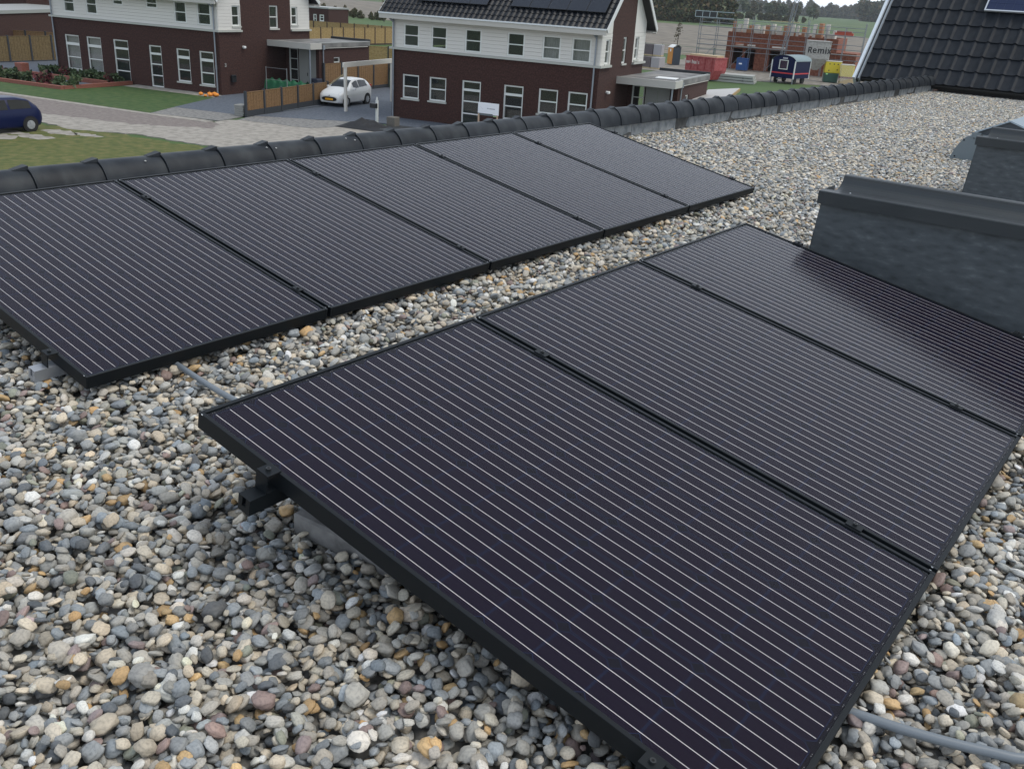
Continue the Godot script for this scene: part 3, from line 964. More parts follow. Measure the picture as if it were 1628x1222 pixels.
func house(label: String, u0: float, L: float, D: float, low: Array, high: Array, gable_brick: Array, gable_win: Array, both_gables: bool) -> Node3D:
	var t := thing("brick_house", label, "house", town(u0, 0), -TURN, "new brick and white board houses")
	var X := Vector3.RIGHT
	var Y := Vector3.UP
	var Z0 := Vector3.ZERO
	var brick := brick_mat()
	var band := 3.62
	var eave := 5.22
	var holes := []
	for q in low: holes.append(q.slice(0, 4))
	part(t, "wall", wall(Z0, X, Y, L, 0.0, band, holes), brick)
	var plinth := MB.new()
	# gable walls and back
	var right := Vector3(L, 0, 0)
	part(t, "wall", wall(right, Vector3.FORWARD, Y, D, 0, band, [], 0.25, 0.251), brick)
	part(t, "wall", wall(Vector3(0, 0, -D), Vector3.BACK, Y, D - 0.251, 0, band, [], 0.25), brick)
	part(t, "wall", wall(Vector3(L - 0.251, 0, -D), Vector3.LEFT, Y, L - 0.502, 0, eave, [], 0.25), brick)
	part(t, "floor_slab", MB.new().lohi(Vector3(0.25, 2.85, -D + 0.25), Vector3(L - 0.25, 3.1, -0.25)), mat("room_plaster", 0.45, 0.44, 0.42, 0.9))
	# ledge between brick and boards
	var ledge := mat("ledge", 0.40, 0.41, 0.38, 0.6)
	part(t, "ledge", MB.new().lohi(Vector3(-0.12, band, -0.2), Vector3(L + 0.12, band + 0.11, 0.13)), ledge)
	var gb0: float = gable_brick[0]; var gb1: float = gable_brick[1]
	part(t, "ledge", MB.new().lohi(Vector3(L - 0.2, band, -gb0), Vector3(L + 0.13, band + 0.109, -0.201)), ledge)
	part(t, "ledge", MB.new().lohi(Vector3(L - 0.2, band, -D - 0.1), Vector3(L + 0.13, band + 0.109, -gb1)), ledge)
	var hh := []
	for q in high: hh.append([q[0] - 0.09, q[1] - 0.09, q[2] + 0.09, q[3] + 0.09])
	part(t, "backing_wall", wall(Vector3(0, 0, -0.12), X, Y, L, band + 0.11, eave, hh, 0.12), mat("room_plaster", 0.45, 0.44, 0.42, 0.9))
	siding(t, Z0, X, Y, L, band + 0.115, eave, hh)
	# right gable above the ledge: boards, brick pier in the middle, boards
	var rise := (D / 2.0 + 0.62) * tan(deg_to_rad(40.0))
	var ridge := 5.45 + rise
	var gh := []
	for q in gable_win: gh.append(q.slice(0, 4))
	siding(t, right, Vector3.FORWARD, Y, gb0, band + 0.115, eave, gh, 0.03)
	siding(t, right, Vector3.FORWARD, Y, D, band + 0.115, eave, gh, gb1)
	var tan40 := tan(deg_to_rad(40.0))
	var roof_at := func(z: float) -> float: return 5.28 + (D / 2.0 + 0.62 - absf(z - D / 2.0)) * tan40
	var pier := wall(right, Vector3.FORWARD, Y, gb1, band, eave, gh, 0.25, gb0)
	part(t, "wall", pier, brick)
	for q in [[0.0, gb0, "siding"], [gb0, gb1, "brick"], [gb1, D, "siding"]]:
		var p := PackedVector2Array([Vector2(q[0], eave), Vector2(q[1], eave), Vector2(q[1], roof_at.call(q[1]) - 0.05)])
		if q[0] < D / 2.0 and q[1] > D / 2.0: p.append(Vector2(D / 2.0, roof_at.call(D / 2.0) - 0.05))
		p.append(Vector2(q[0], roof_at.call(q[0]) - 0.05))
		part(t, "gable", MB.new().prism(p, right - Vector3(0.2, 0, 0), Vector3.FORWARD, Y, 0.2), brick if q[2] == "brick" else mat("siding"))
	var pl := PackedVector2Array([Vector2(0, band + 0.1), Vector2(D, band + 0.1), Vector2(D, roof_at.call(D) - 0.05), Vector2(D / 2.0, roof_at.call(D / 2.0) - 0.05), Vector2(0, roof_at.call(0.0) - 0.05)])
	part(t, "gable", MB.new().prism(pl, Vector3(0.2, 0, -D), Vector3.BACK, Y, 0.2), mat("siding"))
	# roof
	var ang := deg_to_rad(40.0)
	var slope := (D / 2.0 + 0.62) / cos(ang)
	var over := 0.42
	for s in 2:
		var sg := 1.0 if s == 0 else -1.0
		var edge := Vector3(0, 5.42, 0.62) if s == 0 else Vector3(0, 5.42, -D - 0.62)
		var up := Vector3(0, sin(ang), -cos(ang) * sg)
		var ex := X * sg
		var o := edge + (Vector3(-over, 0, 0) if s == 0 else Vector3(L + over, 0, 0))
		var deck := MB.new()
		var out := ex.cross(up)
		deck.box(o + ex * (L + 2 * over) / 2 + up * slope / 2 - out * 0.07, Vector3(L + 2 * over, 0.12, slope), Basis(ex, out, -up))
		part(t, "roof_deck", deck, mat("underlay", 0.03, 0.03, 0.03, 0.9))
		rooftile_set(t, L + 2 * over - 0.02, slope, o + ex * 0.01, ex, up)
		# gutter box and soffit
		var z := 0.62 if s == 0 else -D - 0.62
		part(t, "fascia", MB.new().lohi(Vector3(-over, 5.17, minf(z - sg * 0.02, z + sg * 0.06)), Vector3(L + over, 5.40, maxf(z - sg * 0.02, z + sg * 0.06))), mat("fascia", 0.46, 0.45, 0.42, 0.5))
		part(t, "gutter", MB.new().lohi(Vector3(-over, 5.402, minf(z - sg * 0.02, z + sg * 0.12)), Vector3(L + over, 5.47, maxf(z - sg * 0.02, z + sg * 0.12))), mat("gutter", 0.68, 0.72, 0.75, 0.35, 0.2))
		part(t, "soffit", MB.new().lohi(Vector3(-over, 5.22, minf(0.0, 0.6) if s == 0 else -D - 0.6), Vector3(L + over, 5.25, 0.6 if s == 0 else -D)), mat("fascia"))
		for e in 2:
			var bx := -over - 0.03 if e == 0 else L + over + 0.03
			var base := Vector3(bx, edge.y, edge.z)
			part(t, "verge_board", MB.new().box(base + up * slope / 2 - out * 0.06, Vector3(0.05, 0.22, slope + 0.05), Basis(X, out, -up) if s == 0 else Basis(X, out, -up)), mat("verge_white", 0.58, 0.6, 0.6, 0.45))
	part(t, "ridge", MB.new().cyl(Vector3(-over, ridge + 0.02, -D / 2.0), Vector3(L + over, ridge + 0.02, -D / 2.0), 0.11, 0.11, 10), mat("house_tile"))
	for q in low: window(t, "front_door" if q[1] < 0.3 else "window", Z0, X, Y, q.slice(0, 4), q[4], q[1] > 0.3, q.size() > 5 and q[5])
	for q in high: window(t, "window", Z0, X, Y, [q[0] - 0.085, q[1] - 0.085, q[2] + 0.085, q[3] + 0.085], [[0.5, 0.05]], false, q.size() > 4 and q[4], 0.0)
	for q in gable_win: window(t, "window", right, Vector3.FORWARD, Y, q.slice(0, 4), [[0.5, 0.05]], true, false)
	# downpipes
	var zinc := mat("zinc", 0.26, 0.29, 0.33, 0.4, 0.4)
	for x in [0.13, L - 0.25]:
		var p := part(t, "downpipe", MB.new().cyl(Vector3(x, 0, 0.09), Vector3(x, 5.22, 0.09), 0.045, 0.045, 8).cyl(Vector3(x, 5.0, 0.09), Vector3(x, 5.2, 0.55), 0.045, 0.045, 8), zinc)
		part(p, "pipe_socket", MB.new().cyl(Vector3(x, 1.5, 0.09), Vector3(x, 1.75, 0.09), 0.056, 0.056, 8), zinc)
	return t

func annex(label: String, house_at: float, L: float, v_front: float, v_wall: float, v_back: float, h: float):
	var t := thing("garage", label, "garage", town(house_at, 0), -TURN, "flat-roofed brick garages beside the houses")
	var X := Vector3.RIGHT
	var Y := Vector3.UP
	var brick := brick_mat()
	var zd := v_wall - 0.7
	part(t, "wall", wall(Vector3(L, 0, v_wall), Vector3.FORWARD, Y, v_wall - v_back, 0, h - 0.1, [[1.6, 1.55, 2.3, 2.25]]), brick)
	part(t, "wall", MB.new().lohi(Vector3(0.3, 0, v_back), Vector3(L - 0.26, h - 0.1, v_back + 0.25)), brick)
	part(t, "wall", MB.new().lohi(Vector3(L - 0.55, 0, zd - 0.2), Vector3(L - 0.26, h - 0.4, zd)), brick)
	window(t, "window", Vector3(L, 0, v_wall), Vector3.FORWARD, Y, [1.6, 1.55, 2.3, 2.25], [[0.55, 0.05]], true, false)
	var door := mat("garage_door", 0.34, 0.35, 0.34, 0.5)
	for k in 2:
		var x0 := 1.0 + k * (L - 1.62) / 2.0
		part(t, "door_leaf", MB.new().cbox(Vector3(x0 + 0.01, 0.02, zd - 0.12), Vector3(x0 + (L - 1.62) / 2.0 - 0.01, h - 0.42, zd - 0.05), 0.008), door)
	part(t, "door_handle", MB.new().lohi(Vector3(1.0 + (L - 1.62) / 2.0 - 0.1, 1.0, zd - 0.049), Vector3(1.0 + (L - 1.62) / 2.0 - 0.06, 1.2, zd - 0.02)), mat("socket"))
	part(t, "wall", MB.new().lohi(Vector3(0.972, 0, zd - 0.14), Vector3(1.006, h - 0.4, zd)), brick)
	part(t, "wall", MB.new().lohi(Vector3(0.0, 0, zd - 0.14), Vector3(0.249, h - 0.4, zd)), brick)
	window(t, "side_door", Vector3(0.25, 0, zd), X, Y, [0.0, 0.03, 0.72, h - 0.5], [[0.25, 0.05], [0.5, 0.05], [0.75, 0.05]], false, false)
	part(t, "canopy_edge", MB.new().lohi(Vector3(0.0, h - 0.36, v_front - 0.1), Vector3(L + 0.2, h, v_front)), mat("fascia"))
	part(t, "canopy_edge", MB.new().lohi(Vector3(L + 0.1, h - 0.36, v_wall - 0.02), Vector3(L + 0.2, h, v_front - 0.101)), mat("fascia"))
	part(t, "canopy_soffit", MB.new().lohi(Vector3(0.0, h - 0.34, v_back + 0.3), Vector3(L + 0.098, h - 0.3, v_front - 0.102)), mat("fascia"))
	var roofing := noisy("roofing", [Color(0.10, 0.10, 0.10), Color(0.17, 0.17, 0.168), Color(0.22, 0.215, 0.205)], 5.0, 0.012, 5, 0.75)
	part(t, "flat_roof", MB.new().lohi(Vector3(0.0, h - 0.28, v_back + 0.05), Vector3(L + 0.1, h - 0.03, v_front - 0.105)), roofing)
	part(t, "roof_trim", MB.new().lohi(Vector3(L - 0.1, h - 0.1, v_back), Vector3(L + 0.06, h + 0.02, v_wall - 0.03)), mat("trim_grey", 0.30, 0.31, 0.30, 0.5, 0.2))
	part(t, "roof_trim", MB.new().lohi(Vector3(0.0, h - 0.1, v_back - 0.1), Vector3(L + 0.06, h + 0.12, v_back - 0.002)), mat("trim_dark", 0.04, 0.045, 0.05, 0.5))
	var zinc := mat("zinc")
	part(t, "canopy_post", MB.new().cyl(Vector3(L + 0.02, 0, v_front - 0.16), Vector3(L + 0.02, h - 0.36, v_front - 0.16), 0.05, 0.05, 8), zinc)
	part(t, "downpipe", MB.new().cyl(Vector3(L + 0.08, 0, v_wall - 0.35), Vector3(L + 0.08, h - 0.35, v_wall - 0.35), 0.04, 0.04, 8).lohi(Vector3(L + 0.002, h - 0.4, v_wall - 0.45), Vector3(L + 0.16, h - 0.15, v_wall - 0.25)), zinc)
	return t

func fence(label: String, a: Vector2, b: Vector2, n: int, h: float, base_h: float, tone: String, post_mat: Material, group := "timber panel fences"):
	var at := town(a.x, a.y)
	var d2 := b - a
	var turn := -TURN - atan2(d2.y, d2.x)
	var t := thing("panel_fence", label, "fence", at, turn, group)
	var L := d2.length()
	var st := L / n
	var wood: Material = mats[tone]
	for k in n + 1: part(t, "post", MB.new().lohi(Vector3(k * st - 0.06, 0, -0.06), Vector3(k * st + 0.06, h + 0.06, 0.06)), post_mat)
	var pm := MB.new()
	var s := 0.0
	var i := 0
	while s < st - 0.16:
		pm.lohi(Vector3(0.07 + s, base_h + 0.01, -0.012 - 0.008 * (i % 2)), Vector3(0.07 + s + 0.118, h - 0.04, 0.012 + 0.008 * (i % 2)))
		s += 0.128; i += 1
	var panel := pm.mesh()
	for k in n:
		if base_h > 0.05: part(t, "base_board", MB.new().lohi(Vector3(k * st + 0.061, 0, -0.035), Vector3((k + 1) * st - 0.061, base_h, 0.035)), post_mat)
		var o := put(t, "slat_panel", panel, wood, Vector3(k * st, 0, 0))
		o.set_meta("kind", "stuff")
		part(t, "cap_rail", MB.new().lohi(Vector3(k * st + 0.061, h - 0.039, -0.035), Vector3((k + 1) * st - 0.061, h, 0.035)), wood)
	return t

func car(label: String, at: Vector3, turn: float, S: Array, paint: Material, wheels: Array, glass_x: Array, screen_x: Array, extras: String, wr := 0.29):
	# S rows: x, bottom, belt, top, half width, half width at the top
	var t := thing("parked_car", label, "car", at, turn)
	var sect := func(x: float) -> Array:
		var i := 0
		while i < S.size() - 2 and S[i + 1][0] < x: i += 1
		var f := clampf((x - S[i][0]) / (S[i + 1][0] - S[i][0]), 0, 1)
		var q := []
		for k in 6: q.append(lerpf(S[i][k], S[i + 1][k], smoothstep(0, 1, f) * 0.5 + f * 0.5))
		return q
	var ring := func(x: float, off: float) -> Array:
		var q: Array = sect.call(x)
		var half := [Vector3(x, q[1], 0), Vector3(x, q[1], q[4] * 0.9), Vector3(x, q[1] + 0.08, q[4] * 0.97 + off), Vector3(x, lerpf(q[1], q[2], 0.55), q[4] + off), Vector3(x, q[2], q[4] * 0.985 + off), Vector3(x, lerpf(q[2], q[3], 0.45), lerpf(q[4] * 0.96, q[5], 0.45) + off), Vector3(x, lerpf(q[2], q[3], 0.9), lerpf(q[4] * 0.96, q[5], 0.93) + off), Vector3(x, q[3] + off, q[5] * 0.8), Vector3(x, q[3] + 0.02 + off, q[5] * 0.4), Vector3(x, q[3] + 0.03 + off, 0)]
		var r := half.duplicate()
		for k in range(half.size() - 2, -1, -1): r.append(Vector3(half[k].x, half[k].y, -half[k].z))
		return r
	var L: float = S[-1][0]
	var rows := []
	var n := 44
	for i in n + 1: rows.append(ring.call(L * i / n, 0.0))
	var body := MB.new().sheet(rows, true)
	for e in [0, n]:
		for k in rows[e].size() - 2:
			if e == 0: body.tri(rows[e][0], rows[e][k + 1], rows[e][k + 2])
			else: body.tri(rows[e][0], rows[e][k + 2], rows[e][k + 1])
	part(t, "body", body, paint)
	var gl := mat("car_glass", 0.012, 0.015, 0.017, 0.06)
	for sd in 2:
		for g in glass_x:
			var gr := []
			for i in 9:
				var x: float = lerpf(g[0], g[1], i / 8.0)
				var r: Array = ring.call(x, 0.006)
				var a: Vector3 = r[4]; var b: Vector3 = r[6]
				var q := [a.lerp(b, 0.12), a.lerp(r[5], 0.95), a.lerp(b, 0.93)]
				if sd == 1:
					for k in 3: q[k].z = -q[k].z
				gr.append(q)
			part(t, "side_window", MB.new().sheet(gr, sd == 0), gl)
	for sc in screen_x:
		var gr := []
		for i in 7:
			var x: float = lerpf(sc[0], sc[1], i / 6.0)
			var r: Array = ring.call(x, 0.007)
			gr.append([r[7] * Vector3(1, 1, 1.08), r[8], r[9], r[10], r[11] * Vector3(1, 1, 1.08)])
		part(t, "windscreen", MB.new().sheet(gr, true), gl)
	for w in wheels:
		for sd in [-1.0, 1.0]:
			var q: Array = sect.call(w)
			var z: float = sd * (q[4] - 0.02)
			part(t, "wheel_arch", MB.new().cyl(Vector3(w, wr + 0.02, z - sd * 0.16), Vector3(w, wr + 0.02, z + sd * 0.026), wr + 0.06, wr + 0.06, 20), mat("arch_dark", 0.008, 0.008, 0.009, 0.8))
			var ty := part(t, "wheel", MB.new().cyl(Vector3(w, wr, z - sd * 0.12), Vector3(w, wr, z + sd * 0.032), wr, wr * 0.97, 20), mat("tyre", 0.015, 0.015, 0.016, 0.8))
			var rim := MB.new().cyl(Vector3(w, wr, z + sd * 0.03), Vector3(w, wr, z + sd * 0.04), wr * 0.66, wr * 0.6, 20)
			for k in 7:
				var a := TAU * k / 7.0
				rim.bar(Vector3(w, wr, z + sd * 0.043), Vector3(w + cos(a) * wr * 0.6, wr + sin(a) * wr * 0.6, z + sd * 0.043), 0.035, 0.03)
			part(ty, "rim", rim, mat("rim", 0.42, 0.44, 0.46, 0.35, 0.5))
	for sd in [-1.0, 1.0]:
		var q: Array = sect.call(screen_x[0][0] + 0.28)
		part(t, "wing_mirror", MB.new().cbox(Vector3(screen_x[0][0] + 0.2, q[2] + 0.0, sd * (q[4] + 0.1) - 0.08), Vector3(screen_x[0][0] + 0.36, q[2] + 0.13, sd * (q[4] + 0.1) + 0.08), 0.03), paint)
	if extras == "front":
		for sd in [-1.0, 1.0]:
			var hl := []
			for i in 5:
				var x := lerpf(0.1, 0.46, i / 4.0)
				var r: Array = ring.call(x, 0.008)
				var a: Vector3 = r[4].lerp(r[3], 0.25); var b: Vector3 = r[7].lerp(r[6], 0.5)
				var q := [a, a.lerp(b, 0.5) + Vector3(-0.01, 0.01, 0), b]
				if sd < 0:
					for k in 3: q[k].z = -q[k].z
				hl.append(q)
			part(t, "headlight", MB.new().sheet(hl, sd > 0), mat("lamp_glass", 0.5, 0.53, 0.56, 0.12))
		var gp := PackedVector2Array()
		for k in 16: gp.append(Vector2(0.5 * signf(cos(TAU * k / 16)) * pow(absf(cos(TAU * k / 16)), 0.6), 0.43 + 0.12 * sin(TAU * k / 16)))
		part(t, "grille", MB.new().prism(gp, Vector3(0.004, 0, 0), Vector3.BACK, Vector3.UP, 0.03), mat("grille", 0.01, 0.01, 0.011, 0.4))
		part(t, "number_plate", MB.new().lohi(Vector3(-0.045, 0.36, -0.26), Vector3(-0.027, 0.47, 0.26)), mat("plate", 0.75, 0.36, 0.02, 0.5))
		part(t, "badge", MB.new().cyl(Vector3(0.03, 0.615, 0), Vector3(-0.005, 0.605, 0), 0.05, 0.045, 12), mat("rim"))
		part(t, "tail_light", MB.new().lohi(Vector3(L - 0.2, 0.95, 0.60), Vector3(L - 0.06, 1.12, 0.71)), mat("red_lamp", 0.5, 0.03, 0.02, 0.2))
	return t

func leaf_crown(called: String, seed_: int, r: Vector3, n: int, leaf: float, tones: Array) -> ArrayMesh:
	var b := MB.new()
	var g := RandomNumberGenerator.new()
	g.seed = seed_
	var lobes := []
	for k in 9: lobes.append([Vector3(g.randf_range(-0.55, 0.55) * r.x, g.randf_range(-0.6, 0.7) * r.y, g.randf_range(-0.55, 0.55) * r.z), g.randf_range(0.35, 0.6)])
	for k in n:
		var l: Array = lobes[g.randi() % lobes.size()]
		var d := Vector3(g.randfn(), g.randfn(), g.randfn()).normalized()
		var p: Vector3 = l[0] + d * Vector3(r.x, r.y, r.z) * l[1] * pow(g.randf(), 0.35)
		var x := Vector3(g.randfn(), g.randfn() * 0.6, g.randfn()).normalized()
		var y := x.cross(Vector3(g.randfn(), g.randfn(), g.randfn())).normalized()
		var s := leaf * g.randf_range(0.6, 1.4)
		b.col = tones[g.randi() % tones.size()]
		b.tri(p - x * s * 0.5, p + x * s * 0.5, p + y * s)
	return b.mesh()

func tree(called: String, label: String, at: Vector3, crown: Mesh, scale_: float, trunk_h: float, turn: float, group: String):
	var t := thing(called, label, "tree", at, turn, group)
	var b := MB.new()
	b.cyl(Vector3.ZERO, Vector3(0.1, trunk_h, 0), 0.035 * trunk_h, 0.02 * trunk_h, 7)
	b.cyl(Vector3(0.1, trunk_h * 0.8, 0), Vector3(trunk_h * 0.3, trunk_h * 1.3, 0.2), 0.014 * trunk_h, 0.005, 5)
	b.cyl(Vector3(0.1, trunk_h * 0.8, 0), Vector3(-trunk_h * 0.25, trunk_h * 1.3, -0.2), 0.014 * trunk_h, 0.005, 5)
	part(t, "trunk", b, mat("bark", 0.05, 0.04, 0.03, 0.95))
	var o := put(t, "crown", crown, mat("leaf"), Vector3(0.1, trunk_h, 0))
	o.scale = Vector3.ONE * scale_
	return t

func flat(poly: Array, y: float) -> MB:
	var p := PackedVector2Array()
	for q in poly:
		var w := town(q[0], q[1])
		p.append(Vector2(w.x, -w.z))
	return MB.new().prism(p, Vector3(0, GROUND - 0.02, 0), Vector3.RIGHT, Vector3.FORWARD, 0.02 + y)

func rough_edge(pts: Array, step: float, amp: float, seed_: int) -> Array:
	var g := RandomNumberGenerator.new()
	g.seed = seed_
	var out := []
	for k in pts.size():
		var a := Vector2(pts[k][0], pts[k][1])
		var b := Vector2(pts[(k + 1) % pts.size()][0], pts[(k + 1) % pts.size()][1])
		var n := maxi(1, int(a.distance_to(b) / step))
		for i in n:
			var q := a.lerp(b, float(i) / n) + Vector2(g.randf_range(-amp, amp), g.randf_range(-amp, amp))
			out.append([q.x, q.y])
	return out

func grounds():
	var c := func(r: float, g: float, b: float) -> Color: return Color(r, g, b)
	var far := MB.new()
	far.lohi(Vector3(-3000, GROUND - 1.0, -5000), Vector3(6000, GROUND - 0.02, 3000))
	struct("ground", far, noisy("meadow", [c.call(0.035, 0.075, 0.016), c.call(0.052, 0.10, 0.022), c.call(0.075, 0.105, 0.03)], 60.0, 0.012, 5, 0.95))
	struct("ploughed_field", flat([[-400, -160], [-92, -134], [-15, -92], [70, -92], [90, -292], [-400, -300]], 0.01), noisy("plough", [c.call(0.11, 0.095, 0.075), c.call(0.16, 0.14, 0.11), c.call(0.20, 0.175, 0.14)], 30.0, 0.02, 5, 0.95))
	struct("field_path", flat([[-300, -640], [300, -560], [300, -566], [-300, -648]], 0.02), mat("path_pale", 0.2, 0.19, 0.14, 0.95))
	struct("road", flat([[-120, 8.9], [-4, 8.9], [60, 8.9], [60, 13.6], [-120, 13.6]], 0.012), noisy("road_brick", [c.call(0.15, 0.128, 0.12), c.call(0.185, 0.16, 0.148), c.call(0.22, 0.195, 0.18)], 4.0, 0.05, 4, 0.9))
	var sand := noisy("sand", [c.call(0.23, 0.215, 0.19), c.call(0.30, 0.28, 0.25), c.call(0.34, 0.32, 0.285)], 4.0, 0.03, 5, 0.95)
	struct("sand_ground", flat(rough_edge([[-13, 13.0], [-6.5, 12.2], [-3.5, 10.4], [-4.8, 8.6], [-4.6, 6.7], [0.0, 5.4], [2.2, 3.3], [2.2, 2.7], [60, 2.7], [60, 16], [0, 14.4], [-4, 14.2], [-7.2, 15.2], [-11, 14.6]], 0.35, 0.2, 3), 0.02), sand)
	struct("sand_ground", flat(rough_edge([[-120, 8.3], [-9, 8.7], [-5, 8.6], [-5, 9.2], [-9, 9.25], [-120, 9.2]], 0.8, 0.07, 4), 0.024), sand)
	for q in [[-8.3, 17.6, 1.1, 0.4], [-7.6, 18.6, 0.9, 0.5], [-6.9, 16.2, 1.0, 0.5], [-5.6, 15.9, 0.8, 0.3], [-7.4, 20.3, 0.8, 0.3], [-6.6, 17.7, 0.9, 0.4]]:
		var p := []
		for k in 14: p.append([q[0] + q[2] * cos(TAU * k / 14), q[1] + q[3] * sin(TAU * k / 14)])
		struct("sand_patch", flat(rough_edge(p, 0.16, 0.13, int(q[1] * 10)), 0.02), sand)
	struct("verge_grass", flat(rough_edge([[-120, 14.4], [-13, 14.4], [-9, 15.1], [-4, 14.7], [10, 15.2], [60, 16.5], [60, 30], [-120, 30]], 0.8, 0.25, 6), 0.016), noisy("olive_grass", [c.call(0.055, 0.075, 0.012), c.call(0.085, 0.098, 0.018), c.call(0.13, 0.12, 0.035)], 7.0, 0.05, 5, 0.95))
	var lawn := noisy("lawn", [c.call(0.024, 0.06, 0.010), c.call(0.035, 0.078, 0.013), c.call(0.06, 0.09, 0.022)], 6.0, 0.04, 5, 0.95)
	struct("lawn", flat([[-60, 5.9], [-19.2, 5.6], [-18.6, 1.25], [-11.5, 1.25], [-8.95, 8.85], [-60, 8.4]], 0.03), lawn)
	var paving := noisy("paving", [c.call(0.055, 0.068, 0.09), c.call(0.085, 0.102, 0.13), c.call(0.105, 0.123, 0.152)], 2.5, 0.04, 4, 0.8)
	var grey := noisy("grey_paving", [c.call(0.13, 0.13, 0.128), c.call(0.18, 0.18, 0.175), c.call(0.25, 0.24, 0.225)], 2.5, 0.04, 4, 0.85)
	struct("driveway", flat([[-12.0, -8], [-5.3, -8], [-5.3, 5.9], [-9.9, 6.2], [-11.5, 1.25], [-12.0, 0.0]], 0.034), paving)
	struct("driveway", flat([[-9.9, 6.2], [-5.3, 5.9], [-4.9, 8.3], [-8.95, 8.85]], 0.03), grey)
	struct("driveway", flat([[-8.7, -13.6], [0.0, -13.6], [0.0, 3.2], [-5.0, 5.6], [-5.3, -8.02], [-8.7, -8.02]], 0.036), paving)
	struct("driveway", flat(rough_edge([[-5.0, 5.6], [0.0, 3.2], [1.2, 3.6], [-0.4, 7.0], [-4.6, 7.3]], 0.5, 0.1, 9), 0.032), grey)
	struct("driveway", flat([[-36, -9], [-25.7, -9], [-25.7, 2.2], [-27.2, 5.6], [-36, 5.6]], 0.034), paving)
	struct("terrace", flat([[0.02, 0.0], [12.2, 0.0], [12.2, 2.6], [0.02, 2.6]], 0.04), paving)
	struct("driveway", flat([[12.21, -10.6], [15.4, -10.6], [15.6, 2.6], [12.21, 2.6]], 0.036), paving)
	struct("gravel_strip", flat([[-18.8, 0.02], [-12.0, 0.02], [-11.6, 1.24], [-18.7, 1.24]], 0.038), sand)
	struct("garden_bed", flat([[-27, 0.05], [-19.3, 0.05], [-19.2, 5.6], [-27.2, 5.6]], 0.032), noisy("soil", [c.call(0.03, 0.025, 0.02), c.call(0.06, 0.05, 0.04)], 2.0, 0.05, 4, 0.95))
	struct("garden_path", flat([[-27.0, 1.9], [-20.5, 1.9], [-20.5, 3.2], [-27.0, 3.2]], 0.04), paving)
	struct("site_ground", flat(rough_edge([[-4, -56], [6, -53], [14, -56], [24, -58], [28, -92], [-6, -92]], 2.0, 0.6, 12), 0.014), noisy("site_dirt", [c.call(0.13, 0.115, 0.095), c.call(0.2, 0.18, 0.155), c.call(0.26, 0.245, 0.22)], 6.0, 0.02, 5, 0.95))

